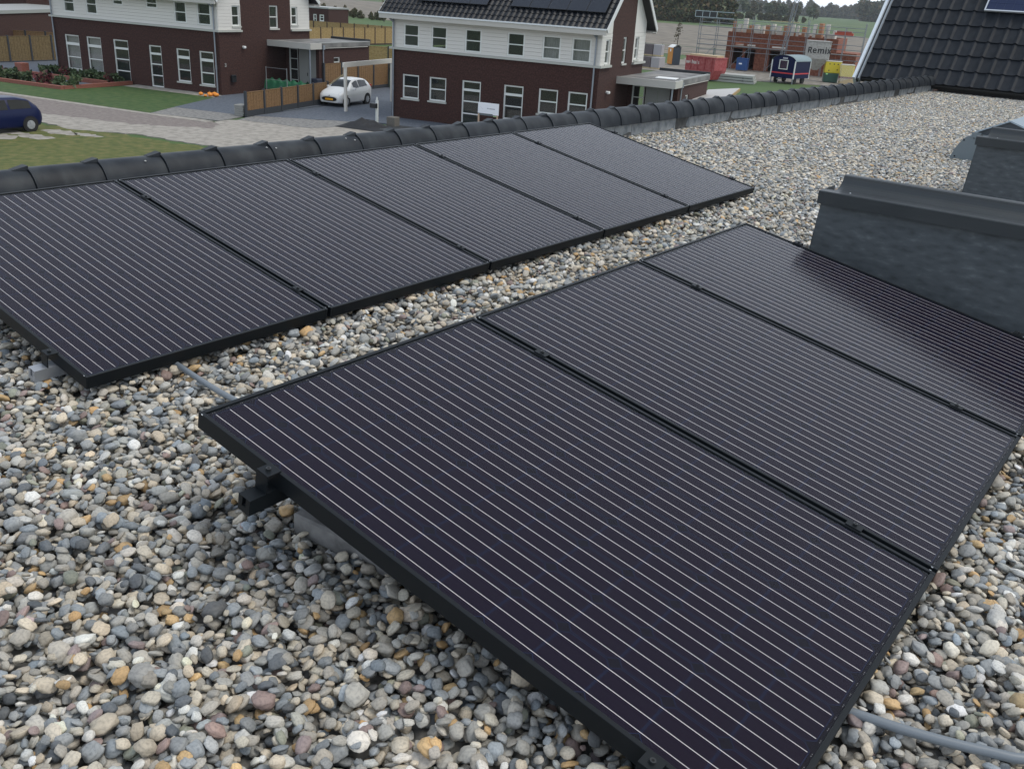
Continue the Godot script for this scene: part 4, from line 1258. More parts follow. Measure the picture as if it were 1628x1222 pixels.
func town_things():
	var c := func(r: float, g: float, b: float) -> Color: return Color(r, g, b)
	noisy("oak_wood", [c.call(0.13, 0.075, 0.033), c.call(0.20, 0.115, 0.05), c.call(0.25, 0.15, 0.07)], 1.0, 0.03, 4, 0.8)
	noisy("gold_wood", [c.call(0.24, 0.16, 0.065), c.call(0.33, 0.225, 0.095), c.call(0.39, 0.28, 0.13)], 1.5, 0.03, 4, 0.8)
	noisy("dull_wood", [c.call(0.12, 0.085, 0.04), c.call(0.17, 0.12, 0.055), c.call(0.2, 0.15, 0.07)], 1.5, 0.03, 4, 0.85)
	mat("leaf", 1, 1, 1, 0.7)
	mats["leaf"].vertex_color_use_as_albedo = true
	var sash := [[0.5, 0.06]]
	var door4 := [[0.28, 0.06], [0.55, 0.06], [0.8, 0.12]]
	var top3 := [[0.36, 0.06], [0.74, 0.16]]
	house("brick and white board house with solar panels on its roof", 0.0, 12.0, 7.1,
		[[0.68, 1.13, 1.71, 2.38, sash], [2.36, 1.15, 3.4, 2.38, sash], [4.36, 0.04, 5.48, 2.38, door4], [6.83, 0.04, 7.95, 2.38, door4], [8.82, 1.15, 9.89, 2.38, sash], [10.45, 1.15, 11.5, 2.38, sash]],
		[[0.82, 3.9, 1.59, 4.86], [2.52, 3.9, 3.29, 4.86], [4.53, 3.9, 5.32, 4.86], [6.98, 3.9, 7.78, 4.86], [8.95, 3.9, 9.77, 4.86, true], [10.55, 3.9, 11.39, 4.86, true]],
		[1.5, 5.1], [[0.65, 3.78, 1.3, 4.95], [3.35, 3.72, 3.95, 5.02], [5.35, 3.85, 6.0, 5.0]], false)
	house("brick and white board house behind the lawn and flower bed", -25.7, 13.7, 8.85,
		[[0.95, 0.5, 2.2, 2.62, top3, true], [2.85, 0.5, 4.1, 2.62, top3, true], [5.15, 0.04, 6.4, 2.62, door4], [8.1, 0.04, 9.1, 2.5, door4], [10.3, 0.56, 11.35, 2.47, top3], [12.1, 0.53, 13.2, 2.46, top3]],
		[[1.3, 4.07, 2.06, 5.05], [3.25, 4.07, 4.0, 5.05], [5.55, 4.73, 6.22, 5.1], [8.28, 4.71, 9.0, 5.1], [10.48, 4.04, 11.25, 5.06], [12.25, 4.02, 13.1, 5.08]],
		[2.0, 6.85], [[1.25, 3.95, 1.95, 5.1], [4.75, 3.8, 5.6, 5.15], [6.98, 4.0, 7.6, 5.1]], false)
	annex("flat-roofed garage with pale canopy beside the lawn house", -12.0, 3.15, -4.4, -5.55, -11.3, 3.15)
	annex("flat-roofed garage with white sheet lying on its roof", 12.0, 3.0, -2.8, -4.2, -10.6, 3.12)
	one("roof_sheet", MB.new().cbox(Vector3(-0.55, 0, -0.5), Vector3(0.55, 0.05, 0.5), 0.01), mat("white_sheet", 0.72, 0.74, 0.74, 0.4), "white sheet lying on the garage roof by its trim", "sheet", town(14.2, -4.6, 3.1), -TURN + 0.1)
	# letters, lamps and pipes on the near house walls
	var num := thing("house_number", "grey house number 3 on brick gable of lawn house", "house number", town(-11.985, -0.42, 1.75), -TURN + PI / 2)
	writing(num, "digit", "3", 0.22, 0.02, mat("number_grey", 0.35, 0.35, 0.34, 0.5), Vector3(0, 0, 0.012))
	var lamp_white := mat("wall_lamp_white", 0.75, 0.76, 0.75, 0.4)
	one("wall_lamp", MB.new().cyl(Vector3(0, 0, 0), Vector3(0.1, 0, 0), 0.07, 0.07, 10).cbox(Vector3(0.04, -0.08, -0.1), Vector3(0.2, 0.06, 0.1), 0.03), lamp_white, "small white lamp on brick gable of the lawn house", "lamp", town(-12.0, -2.1, 2.75), -TURN)
	one("wall_lamp", MB.new().cyl(Vector3(0, 0, 0), Vector3(0.1, 0, 0), 0.07, 0.07, 10).cbox(Vector3(0.04, -0.08, -0.1), Vector3(0.2, 0.06, 0.1), 0.03), lamp_white, "small white lamp on brick gable beside the white-sheet garage", "lamp", town(12.0, -1.35, 2.4), -TURN)
	var mb := thing("wall_mailbox", "black letter box on the brick gable beside pumpkins", "letter box", town(-11.98, -1.0, 0.75), -TURN)
	part(mb, "box", MB.new().cbox(Vector3(0, 0, -0.2), Vector3(0.14, 0.42, 0.2), 0.02), mat("black_box", 0.008, 0.009, 0.012, 0.4))
	part(mb, "flap", MB.new().lohi(Vector3(0.141, 0.3, -0.16), Vector3(0.15, 0.36, 0.16)), mat("anodised"))
	# solar panels on the house roof
	var ang := deg_to_rad(40.0)
	var gl := mat("house_panel", 0.015, 0.018, 0.026, 0.22)
	var fr := mat("house_panel_frame", 0.02, 0.022, 0.025, 0.35)
	var spots := []
	for k in 4: spots.append(1.55 + k * 1.02)
	for k in 5: spots.append(6.95 + k * 1.02)
	var ord := ["first", "second", "third", "fourth", "fifth"]
	for k in spots.size():
		var left := k < 4
		var p := thing("house_solar_panel", ord[3 - k if left else 8 - k] + (" of four dark solar panels" if left else " of five dark solar panels") + " on house roof, counted from its gable", "solar panel", Vector3.ZERO, 0.0, "four panels on the house roof" if left else "five panels on the house roof")
		var bs := Basis(Vector3.UP, -TURN) * Basis(Vector3.RIGHT, ang)
		p.transform = Transform3D(bs, town(spots[k], 0, 0) + Basis(Vector3.UP, -TURN) * (Vector3(0, 5.42, 0.62) + Vector3(0, sin(ang), -cos(ang)) * (0.95 if left else 1.0) + Vector3(0, cos(ang), sin(ang)) * 0.17))
		part(p, "glass", MB.new().lohi(Vector3(0.02, -0.02, -1.6), Vector3(0.98, -0.004, -0.02)), gl)
		part(p, "frame", MB.new().lohi(Vector3(0, -0.045, -1.62), Vector3(0.0199, 0, 0)).lohi(Vector3(0.9801, -0.045, -1.62), Vector3(1.0, 0, 0)).lohi(Vector3(0.02, -0.045, -0.0199), Vector3(0.98, 0, 0)).lohi(Vector3(0.02, -0.045, -1.62), Vector3(0.98, 0, -1.6001)), fr)
	# fences
	var dark_post := mat("fence_post", 0.035, 0.04, 0.048, 0.8)
	var brown_post := mat("brown_post", 0.05, 0.03, 0.025, 0.8)
	fence("low brown slatted fence between the two driveways", Vector2(-5.0, 6.2), Vector2(-6.05, -3.9), 6, 1.25, 0.32, "oak_wood", dark_post)
	fence("tall brown fence across the end of the white car's driveway", Vector2(-8.75, -5.9), Vector2(-8.75, -13.6), 4, 1.9, 0.25, "oak_wood", dark_post)
	fence("tall brown fence standing behind the white carport post", Vector2(-8.6, -13.7), Vector2(-2.0, -13.7), 4, 1.85, 0.25, "oak_wood", dark_post)
	fence("golden timber fence along gardens behind the garage", Vector2(-38.2, -42.0), Vector2(-35.0, -66.0), 13, 1.9, 0.15, "gold_wood", brown_post)
	fence("golden timber fence in front of the brown field", Vector2(-52.0, -61.0), Vector2(-30.0, -66.2), 12, 1.8, 0.15, "gold_wood", brown_post)
	fence("golden timber fence near the clothes dryer", Vector2(-19.5, -24.0), Vector2(-12.0, -29.0), 5, 1.9, 0.15, "gold_wood", brown_post)
	fence("dull timber fence across the driveway beside the flower bed", Vector2(-34.2, 0.5), Vector2(-33.6, -8.2), 5, 1.8, 0.1, "dull_wood", dark_post)
	fence("timber fence in front of the low brick annex", Vector2(-41.0, -6.6), Vector2(-35.8, -9.6), 4, 1.8, 0.1, "oak_wood", dark_post)
	# carport frame
	var cp := thing("carport_frame", "white timber carport frame standing over the parked white car", "carport", town(-2.94, 0.17), -TURN)
	var white := mat("carport_white", 0.62, 0.6, 0.55, 0.5)
	part(cp, "post", MB.new().lohi(Vector3(-0.07, 0, -0.07), Vector3(0.07, 2.42, 0.07)), white)
	part(cp, "post", MB.new().lohi(Vector3(-1.05, 0, -6.55), Vector3(-0.91, 2.35, -6.41)), white)
	part(cp, "beam", MB.new().bar(Vector3(0.04, 2.55, 0.25), Vector3(-1.02, 2.47, -6.7), 0.1, 0.26), white)
	part(cp, "brace", MB.new().bar(Vector3(0, 2.1, 0), Vector3(-1.3, 1.35, -0.3), 0.06), mat("brace", 0.4, 0.33, 0.2, 0.7))
	# letter box on a white post
	var lb := thing("post_mailbox", "dark letter box on white turned post beside driveway", "mailbox", town(0.89, 2.89), -TURN)
	part(lb, "post", MB.new().lohi(Vector3(-0.055, 0, -0.055), Vector3(0.055, 1.2, 0.055)), mat("white_frame"))
	part(lb, "finial", MB.new().cyl(Vector3(0, 1.2, 0), Vector3(0, 1.27, 0), 0.07, 0.04, 10).cyl(Vector3(0, 1.27, 0), Vector3(0, 1.38, 0), 0.06, 0.015, 10), mat("white_frame"))
	part(lb, "letter_box", MB.new().cbox(Vector3(-0.3, 0.82, 0.056), Vector3(0.08, 1.06, 0.26), 0.02), mat("black_box"))
	# sign in front of the house
	var sg := thing("sign_board", "white sign board on two wooden legs before the house doors", "sign", town(6.2, 1.6), -TURN)
	part(sg, "leg", MB.new().lohi(Vector3(0.0, 0, -0.03), Vector3(0.07, 1.0, 0.03)), mat("sign_leg", 0.5, 0.36, 0.25, 0.7))
	part(sg, "leg", MB.new().lohi(Vector3(1.06, 0, -0.03), Vector3(1.13, 1.0, 0.03)), mat("sign_leg"))
	part(sg, "board", MB.new().cbox(Vector3(-0.02, 0.98, -0.02), Vector3(1.16, 1.56, 0.02), 0.004), mat("sign_white", 0.78, 0.8, 0.84, 0.45))
	part(sg, "footer_strip", MB.new().lohi(Vector3(-0.02, 0.93, 0.0205), Vector3(0.84, 1.03, 0.025)), mat("sign_grey", 0.12, 0.14, 0.15, 0.5))
	part(sg, "green_strip", MB.new().lohi(Vector3(0.86, 0.92, 0.0205), Vector3(1.08, 0.95, 0.025)), mat("sign_green", 0.4, 0.6, 0.3, 0.5))
	part(sg, "print", MB.new().bar(Vector3(0.12, 1.36, 0.0215), Vector3(0.28, 1.24, 0.0215), 0.02, 0.002).lohi(Vector3(0.5, 1.27, 0.0205), Vector3(0.6, 1.31, 0.0215)).lohi(Vector3(0.63, 1.26, 0.0205), Vector3(0.95, 1.3, 0.0215)), mat("sign_print", 0.3, 0.32, 0.36, 0.6))
	# black foil and pit cover by the driveway
	var heap := MB.new()
	var hr := []
	rng.seed = 77
	for j in 9:
		var row := []
		for i in 13:
			var e := sin(PI * i / 12.0) * sin(PI * j / 8.0)
			row.append(Vector3(-1.3 + 2.6 * i / 12.0, e * rng.randf_range(0.12, 0.5) + 0.04, 0.9 - 1.8 * j / 8.0))
		hr.append(row)
	heap.sheet(hr, false)
	one("foil_heap", heap, mat("foil", 0.012, 0.013, 0.016, 0.75), "crumpled black plastic foil heaped beside the letter box post", "foil", town(1.3, 4.6, 0.0), -TURN)
	one("foil_sheet", MB.new().cbox(Vector3(-2.4, 0.0, -1.0), Vector3(2.6, 0.1, 1.0), 0.04), mat("foil2", 0.03, 0.034, 0.038, 0.6), "dark grey ground sheet spread before the sign-board house", "ground sheet", town(4.2, 3.9, 0.0), -TURN + 0.05)
	one("stone_cube", MB.new().cbox(Vector3(-0.25, 0, -0.25), Vector3(0.25, 0.55, 0.25), 0.02), noisy("cube_stone", [c.call(0.10, 0.09, 0.08), c.call(0.16, 0.15, 0.13)], 0.6, 0.05), "brown stone block standing below the downpipe", "stone block", town(2.2, 3.4), -TURN)
	for q in [[-12.3, 0.75, 0.14], [-11.95, 0.72, 0.16], [-11.65, 0.9, 0.15], [-11.95, 1.1, 0.14], [-12.7, 1.05, 0.13], [-12.0, 1.45, 0.1]]:
		var pk := MB.new()
		var rows := []
		for j in 7:
			var row := []
			for i in 17:
				var a := PI * j / 6.0
				var rr: float = q[2] * (1.0 + 0.06 * cos(i * TAU / 16.0 * 8.0))
				row.append(Vector3(sin(a) * cos(TAU * i / 16) * rr, q[2] * 0.75 * (1 - cos(a)), sin(a) * sin(TAU * i / 16) * rr))
			rows.append(row)
		pk.sheet(rows)
		var pt := thing("pumpkin", "orange pumpkin at the foot of the house downpipe", "pumpkin", town(q[0], q[1], 0.04), 0.0, "pumpkins by the house corner")
		part(pt, "fruit", pk, mat("pumpkin", 0.75, 0.26, 0.03, 0.5))
		part(pt, "stalk", MB.new().cyl(Vector3(0, q[2] * 1.4, 0), Vector3(0.02, q[2] * 1.4 + 0.08, 0), 0.018, 0.014, 6), mat("stalk", 0.15, 0.14, 0.06, 0.9))
	# garden walls and plants
	var red := noisy("red_brick", [c.call(0.17, 0.055, 0.04), c.call(0.24, 0.085, 0.06), c.call(0.28, 0.12, 0.09)], 1.0, 0.05, 4, 0.9)
	one("garden_wall", MB.new().lohi(Vector3(0, 0, -0.12), Vector3(7.4, 0.28, 0.12)), red, "low red brick garden wall along the flower bed path", "garden wall", town(-27.0, 1.75, 0), -TURN, "low garden walls")
	one("garden_wall", MB.new().lohi(Vector3(0, 0, -0.12), Vector3(7.9, 0.22, 0.12)), red, "low red brick edging between flower bed and lawn", "garden wall", town(-27.0, 5.45, 0), -TURN, "low garden walls")
	one("garden_wall", MB.new().lohi(Vector3(-0.12, 0, 0), Vector3(0.12, 0.22, 5.2)), red, "low red brick edging from flower bed to front door", "garden wall", town(-19.2, 0.12, 0), -TURN, "low garden walls")
	one("brick_pillar", MB.new().cbox(Vector3(-0.3, 0, -0.3), Vector3(0.3, 0.75, 0.3), 0.02), red, "short red brick pillar at end of garden wall", "pillar", town(-26.9, 1.75), -TURN)
	var greens := [c.call(0.05, 0.085, 0.03), c.call(0.07, 0.11, 0.045), c.call(0.03, 0.055, 0.022), c.call(0.1, 0.13, 0.07)]
	var reds := [c.call(0.11, 0.015, 0.02), c.call(0.06, 0.01, 0.015), c.call(0.05, 0.05, 0.02)]
	var gs := leaf_crown("shrub", 3, Vector3(0.45, 0.3, 0.45), 260, 0.16, greens)
	var rs := leaf_crown("red_shrub", 4, Vector3(0.4, 0.3, 0.4), 240, 0.15, reds)
	rng.seed = 31
	for k in 22:
		var u := -26.3 + k * 0.33
		var v: float = [0.8, 4.2, 4.6, 1.1][k % 4] + rng.randf_range(-0.3, 0.3)
		var isred := k % 6 == 1 or k == 14
		var s := thing("red_shrub" if isred else "green_shrub", ("dark red shrub" if isred else "small green shrub") + (" between house wall and garden path" if k % 4 in [0, 3] else " between garden path and lawn edging"), "shrub", town(u, v, 0.02), rng.randf() * TAU, "red shrubs in the flower bed" if isred else "green shrubs in the flower bed")
		part(s, "stem", MB.new().cyl(Vector3.ZERO, Vector3(0, 0.3, 0), 0.03, 0.02, 5), mat("bark", 0.05, 0.04, 0.03, 0.95))
		var f := put(s, "foliage", rs if isred else gs, mats["leaf"], Vector3(0, 0.32, 0))
		f.scale = Vector3.ONE * rng.randf_range(0.8, 1.25)
	# bin, green cover and gate under the canopy
	one("wheeled_bin", MB.new().cbox(Vector3(-0.28, 0.05, -0.3), Vector3(0.28, 1.05, 0.3), 0.04).cyl(Vector3(-0.3, 0.1, -0.25), Vector3(0.3, 0.1, -0.25), 0.1, 0.1, 10), mat("navy_bin", 0.012, 0.016, 0.035, 0.45), "dark blue wheeled bin beside the canopy post", "bin", town(-8.7, -5.0), -TURN)
	var cover := MB.new()
	var cr := []
	for j in 9:
		var row := []
		for i in 21:
			row.append(Vector3(-1.5 + 3.0 * i / 20.0, 0.25 + 0.75 * pow(sin(PI * clampf(j / 8.0, 0.001, 0.999)), 0.4) * (0.85 + 0.15 * sin(i * 1.7 + j)), 0.4 - 0.8 * j / 8.0))
		cr.append(row)
	cover.sheet(cr)
	one("green_cover", cover, mat("green_sheet", 0.01, 0.10, 0.045, 0.6), "green tarpaulin covering a row of things under the canopy", "tarpaulin", town(-9.9, -3.6), -TURN)
	var rk := thing("steel_rack", "thin grey steel rack standing in the green tarpaulin", "rack", town(-11.2, -3.2), -TURN)
	var steel := mat("steel", 0.3, 0.31, 0.32, 0.4, 0.5)
	for x in [0.0, 1.6]: part(rk, "upright", MB.new().cyl(Vector3(x, 0, 0), Vector3(x, 1.65, 0), 0.025, 0.025, 6), steel)
	for y in [0.9, 1.6]: part(rk, "rung", MB.new().cyl(Vector3(0, y, 0), Vector3(1.6, y, 0), 0.015, 0.015, 6), steel)
	# stacked pavers at the fence end
	var st := noisy("paver_stack", [c.call(0.2, 0.2, 0.19), c.call(0.32, 0.32, 0.3)], 0.4, 0.08)
	var ps := thing("paver_stack", "small stack of grey pavers at the end of slatted fence", "paver stack", town(-5.5, 5.9, 0.034), -TURN)
	for k in 5: part(ps, "paver", MB.new().cbox(Vector3(-0.3 + 0.02 * (k % 2), k * 0.11, -0.3), Vector3(0.3 + 0.02 * (k % 2), k * 0.11 + 0.1, 0.3), 0.01), st)
	# clothes dryer
	var cd := thing("clothes_dryer", "rotary clothes dryer in the garden before golden fence", "clothes dryer", town(-9.5, -19.0), -TURN)
	part(cd, "pole", MB.new().cyl(Vector3.ZERO, Vector3(0, 1.9, 0), 0.025, 0.025, 6), steel)
	for k in 4:
		var a := TAU * k / 4 + 0.4
		var tip := Vector3(cos(a) * 1.5, 1.95, sin(a) * 1.5)
		part(cd, "arm", MB.new().cyl(Vector3(0, 1.5, 0), tip, 0.018, 0.012, 5), steel)
		var b2 := TAU * (k + 1) / 4 + 0.4
		for s in [0.55, 0.8, 1.0]: part(cd, "line", MB.new().cyl(Vector3(0, 1.5, 0).lerp(tip, s), Vector3(0, 1.5, 0).lerp(Vector3(cos(b2) * 1.5, 1.95, sin(b2) * 1.5), s), 0.012, 0.012, 4), mat("white_line", 0.6, 0.6, 0.6, 0.6))
	# cars
	var whitep := mat("white_paint", 0.72, 0.73, 0.72, 0.25)
	whitep.clearcoat_enabled = true
	var bluep := dull(mat("blue_paint", 0.001, 0.006, 0.045, 0.3), 0.36)
	var ka := [[0.0, 0.24, 0.5, 0.58, 0.6, 0.48], [0.12, 0.19, 0.66, 0.74, 0.74, 0.6], [0.5, 0.18, 0.80, 0.88, 0.81, 0.66], [0.95, 0.18, 0.88, 0.98, 0.83, 0.68], [1.45, 0.18, 0.93, 1.36, 0.83, 0.60], [1.8, 0.18, 0.95, 1.47, 0.83, 0.57], [2.4, 0.18, 0.99, 1.5, 0.83, 0.56], [3.0, 0.18, 1.03, 1.44, 0.82, 0.55], [3.35, 0.2, 1.02, 1.26, 0.79, 0.56], [3.56, 0.26, 0.9, 1.0, 0.72, 0.58], [3.64, 0.36, 0.68, 0.78, 0.64, 0.52]]
	car("small white hatchback with orange plate parked on the driveway", town(-4.85, -0.95, 0.036), -TURN + PI / 2 + 0.04, ka, whitep, [0.62, 2.92], [[1.42, 2.0], [2.06, 2.95]], [[1.02, 1.6]], "front")
	var corsa := [[0.0, 0.24, 0.5, 0.6, 0.62, 0.5], [0.15, 0.2, 0.66, 0.74, 0.76, 0.62], [0.6, 0.19, 0.82, 0.88, 0.82, 0.66], [1.05, 0.19, 0.88, 0.96, 0.83, 0.68], [1.6, 0.19, 0.9, 1.36, 0.83, 0.6], [2.0, 0.19, 0.91, 1.43, 0.83, 0.58], [2.8, 0.19, 0.92, 1.42, 0.83, 0.57], [3.35, 0.19, 0.93, 1.32, 0.82, 0.56], [3.65, 0.22, 0.92, 1.08, 0.79, 0.6], [3.8, 0.28, 0.8, 0.9, 0.74, 0.6], [3.85, 0.36, 0.66, 0.74, 0.68, 0.55]]
	car("dark blue hatchback parked on the grass verge beside the road", town(-8.95, 20.0, 0.02), -TURN + PI / 2 - 0.12, corsa, bluep, [0.72, 3.2], [[1.6, 2.3], [2.4, 3.35]], [[1.1, 1.7]], "")

func far_buildings():
	var c := func(r: float, g: float, b: float) -> Color: return Color(r, g, b)
	var brick := brick_mat()
	var X := Vector3.RIGHT
	var Y := Vector3.UP
	# low annex and house row at the far left
	var t := thing("brick_annex", "low brick annex with flat roof behind the dull timber fence", "building", town(-46.5, -10.0), -TURN - atan2(-9.5, -3.6) + PI)
	var holes := [[1.2, 1.0, 2.2, 2.3], [3.4, 1.0, 4.3, 2.35], [6.2, 0.05, 7.1, 2.3], [-4.0, 1.0, -3.0, 2.3]]
	part(t, "wall", wall(Vector3.ZERO, X, Y, 9.5, 0, 3.0, holes, 0.3, -8.0), brick)
	part(t, "wall", MB.new().lohi(Vector3(-8, 0, -6), Vector3(9.5, 3.0, -5.7)), brick)
	part(t, "flat_roof", MB.new().lohi(Vector3(-8.1, 3.0, -6.1), Vector3(9.6, 3.25, 0.12)), mat("trim_grey", 0.30, 0.31, 0.30, 0.5, 0.2))
	for h in holes: window(t, "window", Vector3.ZERO, X, Y, h, [[0.6, 0.2]], h[1] > 0.5, false, 0.05, 0.12)
	part(t, "downpipe", MB.new().cyl(Vector3(5.3, 0, 0.1), Vector3(5.3, 2.9, 0.1), 0.06, 0.06, 8), mat("zinc"))
	var t2 := thing("brick_building", "dark brick building with dark roof behind the low annex", "building", town(-62, -18.0), -TURN)
	part(t2, "wall", MB.new().lohi(Vector3(-10, 0, -8), Vector3(12, 5.0, 0)), brick)
	part(t2, "roof", MB.new().prism(PackedVector2Array([Vector2(-8.5, 5.0), Vector2(0.5, 5.0), Vector2(-4, 8.6)]), Vector3(12.4, 0, 0), Vector3.BACK, Y, 22.8), mat("house_tile"))
	# far brick garage above the golden fences
	var t3 := thing("brick_garage", "small brick garage with white windows beside golden fences", "garage", town(-62.2, -73.0), -TURN)
	var hs := [[0.2, 0.9, 1.2, 2.2], [1.75, 1.3, 2.5, 2.2], [3.5, 0.9, 4.1, 2.2], [4.6, 1.3, 5.4, 2.2]]
	part(t3, "wall", wall(Vector3.ZERO, X, Y, 6.2, 0, 3.0, hs, 0.3, -1.0), brick)
	part(t3, "wall", MB.new().lohi(Vector3(-1, 0, -5), Vector3(6.2, 3.0, -4.7)), brick)
	part(t3, "wall", MB.new().lohi(Vector3(5.9, 0, -4.69), Vector3(6.199, 2.99, -0.31)), brick)
	part(t3, "flat_roof", MB.new().lohi(Vector3(-1.1, 3.0, -5.1), Vector3(6.3, 3.2, 0.1)), mat("trim_grey"))
	for h in hs: window(t3, "window", Vector3.ZERO, X, Y, h, [[0.55, 0.08]], true, false, 0.05, 0.14)
	var t4 := thing("garden_wall_block", "orange brick and dark boarded shed beyond golden fence", "shed", town(-46.5, -75.0), -TURN)
	part(t4, "brick_end", MB.new().lohi(Vector3(0, 0, -1.5), Vector3(1.8, 2.6, 0)), mat("orange_brick", 0.3, 0.09, 0.05, 0.9))
	part(t4, "boarded_side", MB.new().lohi(Vector3(1.8, 0, -1.4), Vector3(5.5, 2.3, -0.1)), mat("dark_board", 0.04, 0.045, 0.05, 0.8))
	part(t4, "shed_roof", MB.new().lohi(Vector3(-0.1, 2.6, -1.6), Vector3(1.9, 2.68, 0.1)), mat("dark_board"))
	# garden shed by the garage
	var sh := thing("garden_shed", "golden timber shed with pale sloping roof beside the garage", "shed", town(15.35, -6.4), -TURN + 0.12)
	var gw: Material = mats["gold_wood"]
	part(sh, "wall", MB.new().lohi(Vector3(0.05, 0, -8.0), Vector3(1.5, 1.85, -0.1)), gw)
	part(sh, "roof", MB.new().box(Vector3(0.75, 2.05, -4.05), Vector3(1.9, 0.06, 8.4), Basis(Vector3(0, 0, 1), 0.13)), mat("shed_roof", 0.42, 0.41, 0.4, 0.6))
	part(sh, "edge_board", MB.new().box(Vector3(1.72, 2.1, -4.05), Vector3(0.06, 0.16, 8.42)), gw)
	part(sh, "edge_board", MB.new().box(Vector3(0.75, 1.98, 0.17), Vector3(1.86, 0.14, 0.05), Basis(Vector3(0, 0, 1), 0.13)), gw)

func site():
	var c := func(r: float, g: float, b: float) -> Color: return Color(r, g, b)
	var X := Vector3.RIGHT
	var Y := Vector3.UP
	var orange := noisy("new_brick", [c.call(0.15, 0.05, 0.03), c.call(0.22, 0.08, 0.048), c.call(0.28, 0.11, 0.07)], 3.0, 0.04, 5, 0.9)
	var t := thing("house_shell", "unfinished orange brick house shell behind grey scaffolding", "building", town(2.4, -71.0), -TURN)
	var L := 12.6
	var holes := [[0.9, 0.6, 2.0, 2.3], [2.3, 0.05, 3.5, 2.3], [5.2, 0.05, 6.9, 2.4], [8.0, 0.9, 9.0, 2.2], [9.6, 0.9, 10.6, 2.2]]
	part(t, "wall", wall(Vector3.ZERO, X, Y, L, 0, 2.65, holes, 0.3), orange)
	part(t, "wall", wall(Vector3(0, 0, -0.02), X, Y, L, 2.66, 4.1, [[1.0, 2.5, 2.0, 2.95], [2.4, 2.5, 3.4, 2.95], [5.3, 2.5, 6.9, 2.95]], 0.3), orange)
	part(t, "wall", MB.new().lohi(Vector3(L - 0.3, 0, -9), Vector3(L, 4.1, -0.33)), orange)
	part(t, "wall", MB.new().lohi(Vector3(0, 0, -9), Vector3(0.3, 4.1, -0.33)), orange)
	part(t, "wall", MB.new().lohi(Vector3(0.31, 0, -9), Vector3(L - 0.31, 4.1, -8.7)), orange)
	part(t, "low_wing", MB.new().lohi(Vector3(L, 0, -6), Vector3(L + 2.2, 2.7, -0.5)), orange)
	part(t, "floor_slab", MB.new().lohi(Vector3(0.3, 2.3, -8.7), Vector3(L - 0.3, 2.55, -0.32)), mat("site_concrete", 0.2, 0.2, 0.19, 0.9))
	part(t, "lintel", MB.new().lohi(Vector3(0.6, 2.42, 0.0), Vector3(3.8, 2.62, 0.06)), mat("site_concrete"))
	var block := mat("white_block", 0.55, 0.52, 0.47, 0.9)
	var block2 := mat("orange_block", 0.36, 0.17, 0.09, 0.9)
	rng.seed = 91
	var x := 0.4
	var k := 0
	while x < L - 0.4:
		var w := rng.randf_range(0.18, 0.45)
		part(t, "block_pier", MB.new().lohi(Vector3(x, 4.1, -0.5 - rng.randf() * 2.0), Vector3(x + w, rng.randf_range(4.9, 5.7), -0.25)), block if k % 3 else block2)
		if k % 2 == 0: part(t, "block_course", MB.new().lohi(Vector3(x + w, 4.1, -0.6), Vector3(x + w + 0.35, rng.randf_range(4.35, 4.8), -0.3)), block2 if k % 4 else block)
		x += w + rng.randf_range(0.2, 0.42)
		k += 1
	# scaffolding
	var s := thing("scaffolding", "grey tube scaffolding with decks round the brick shell", "scaffolding", town(-0.8, -69.6), -TURN)
	var pole := mat("scaffold_tube", 0.22, 0.24, 0.26, 0.45, 0.4)
	var plank := mat("scaffold_deck", 0.26, 0.24, 0.2, 0.8)
	var SL := 18.6
	for i in 10:
		for z in [0.0, -1.0]:
			part(s, "standard", MB.new().cyl(Vector3(i * SL / 9.0, 0, z), Vector3(i * SL / 9.0, 5.4 if i % 3 else 5.9, z), 0.04, 0.04, 5), pole)
	for y in [2.0, 2.55, 3.1, 3.6, 4.55, 5.0, 5.4]:
		part(s, "ledger", MB.new().cyl(Vector3(0, y, 0.03), Vector3(SL, y, 0.03), 0.035, 0.035, 5), pole)
	for y in [2.5, 4.5]:
		for i in 9: part(s, "deck_board", MB.new().lohi(Vector3(i * SL / 9.0 + 0.02, y, -0.95), Vector3((i + 1) * SL / 9.0 - 0.02, y + 0.09, -0.05)), plank)
	for i in range(0, 9, 2): part(s, "brace", MB.new().cyl(Vector3(i * SL / 9.0, 0.2, 0.06), Vector3((i + 1) * SL / 9.0, 2.4, 0.06), 0.03, 0.03, 5), pole)
	part(s, "timber_rail", MB.new().lohi(Vector3(8.2, 5.55, -0.1), Vector3(11.4, 5.63, 0.1)), mat("brace"))
	var rails := thing("edge_guard", "pale blue-grey guard frame raised at scaffold end", "guard rail", town(-1.4, -69.3, 5.42), -TURN)
	for y in [0.05, 0.7]: part(rails, "rail", MB.new().lohi(Vector3(0, y, 0), Vector3(4.6, y + 0.07, 0.06)), mat("guard_pale", 0.32, 0.4, 0.42, 0.5))
	for i in 4: part(rails, "upright", MB.new().lohi(Vector3(i * 0.85, 0.12, 0.005), Vector3(i * 0.85 + 0.06, 0.7, 0.055)), mat("guard_pale"))
	var dp := mat("dark_pane", 0.02, 0.022, 0.025, 0.5)
	for i in 3: part(rails, "mesh_panel", MB.new().lohi(Vector3(i * 0.85 + 0.07, 0.13, 0.02), Vector3(i * 0.85 + 0.84, 0.69, 0.03)), dp)
	var hoist := thing("hoist_mast", "tall grey lattice hoist mast leaning over the brick shell", "hoist", town(9.2, -67.2), -TURN)
	for q in [[0, 0], [0.45, 0], [0.22, 0.4]]: part(hoist, "chord", MB.new().cyl(Vector3(q[0], 0, q[1]), Vector3(q[0] + 0.9, 8.2, q[1]), 0.045, 0.045, 5), pole)
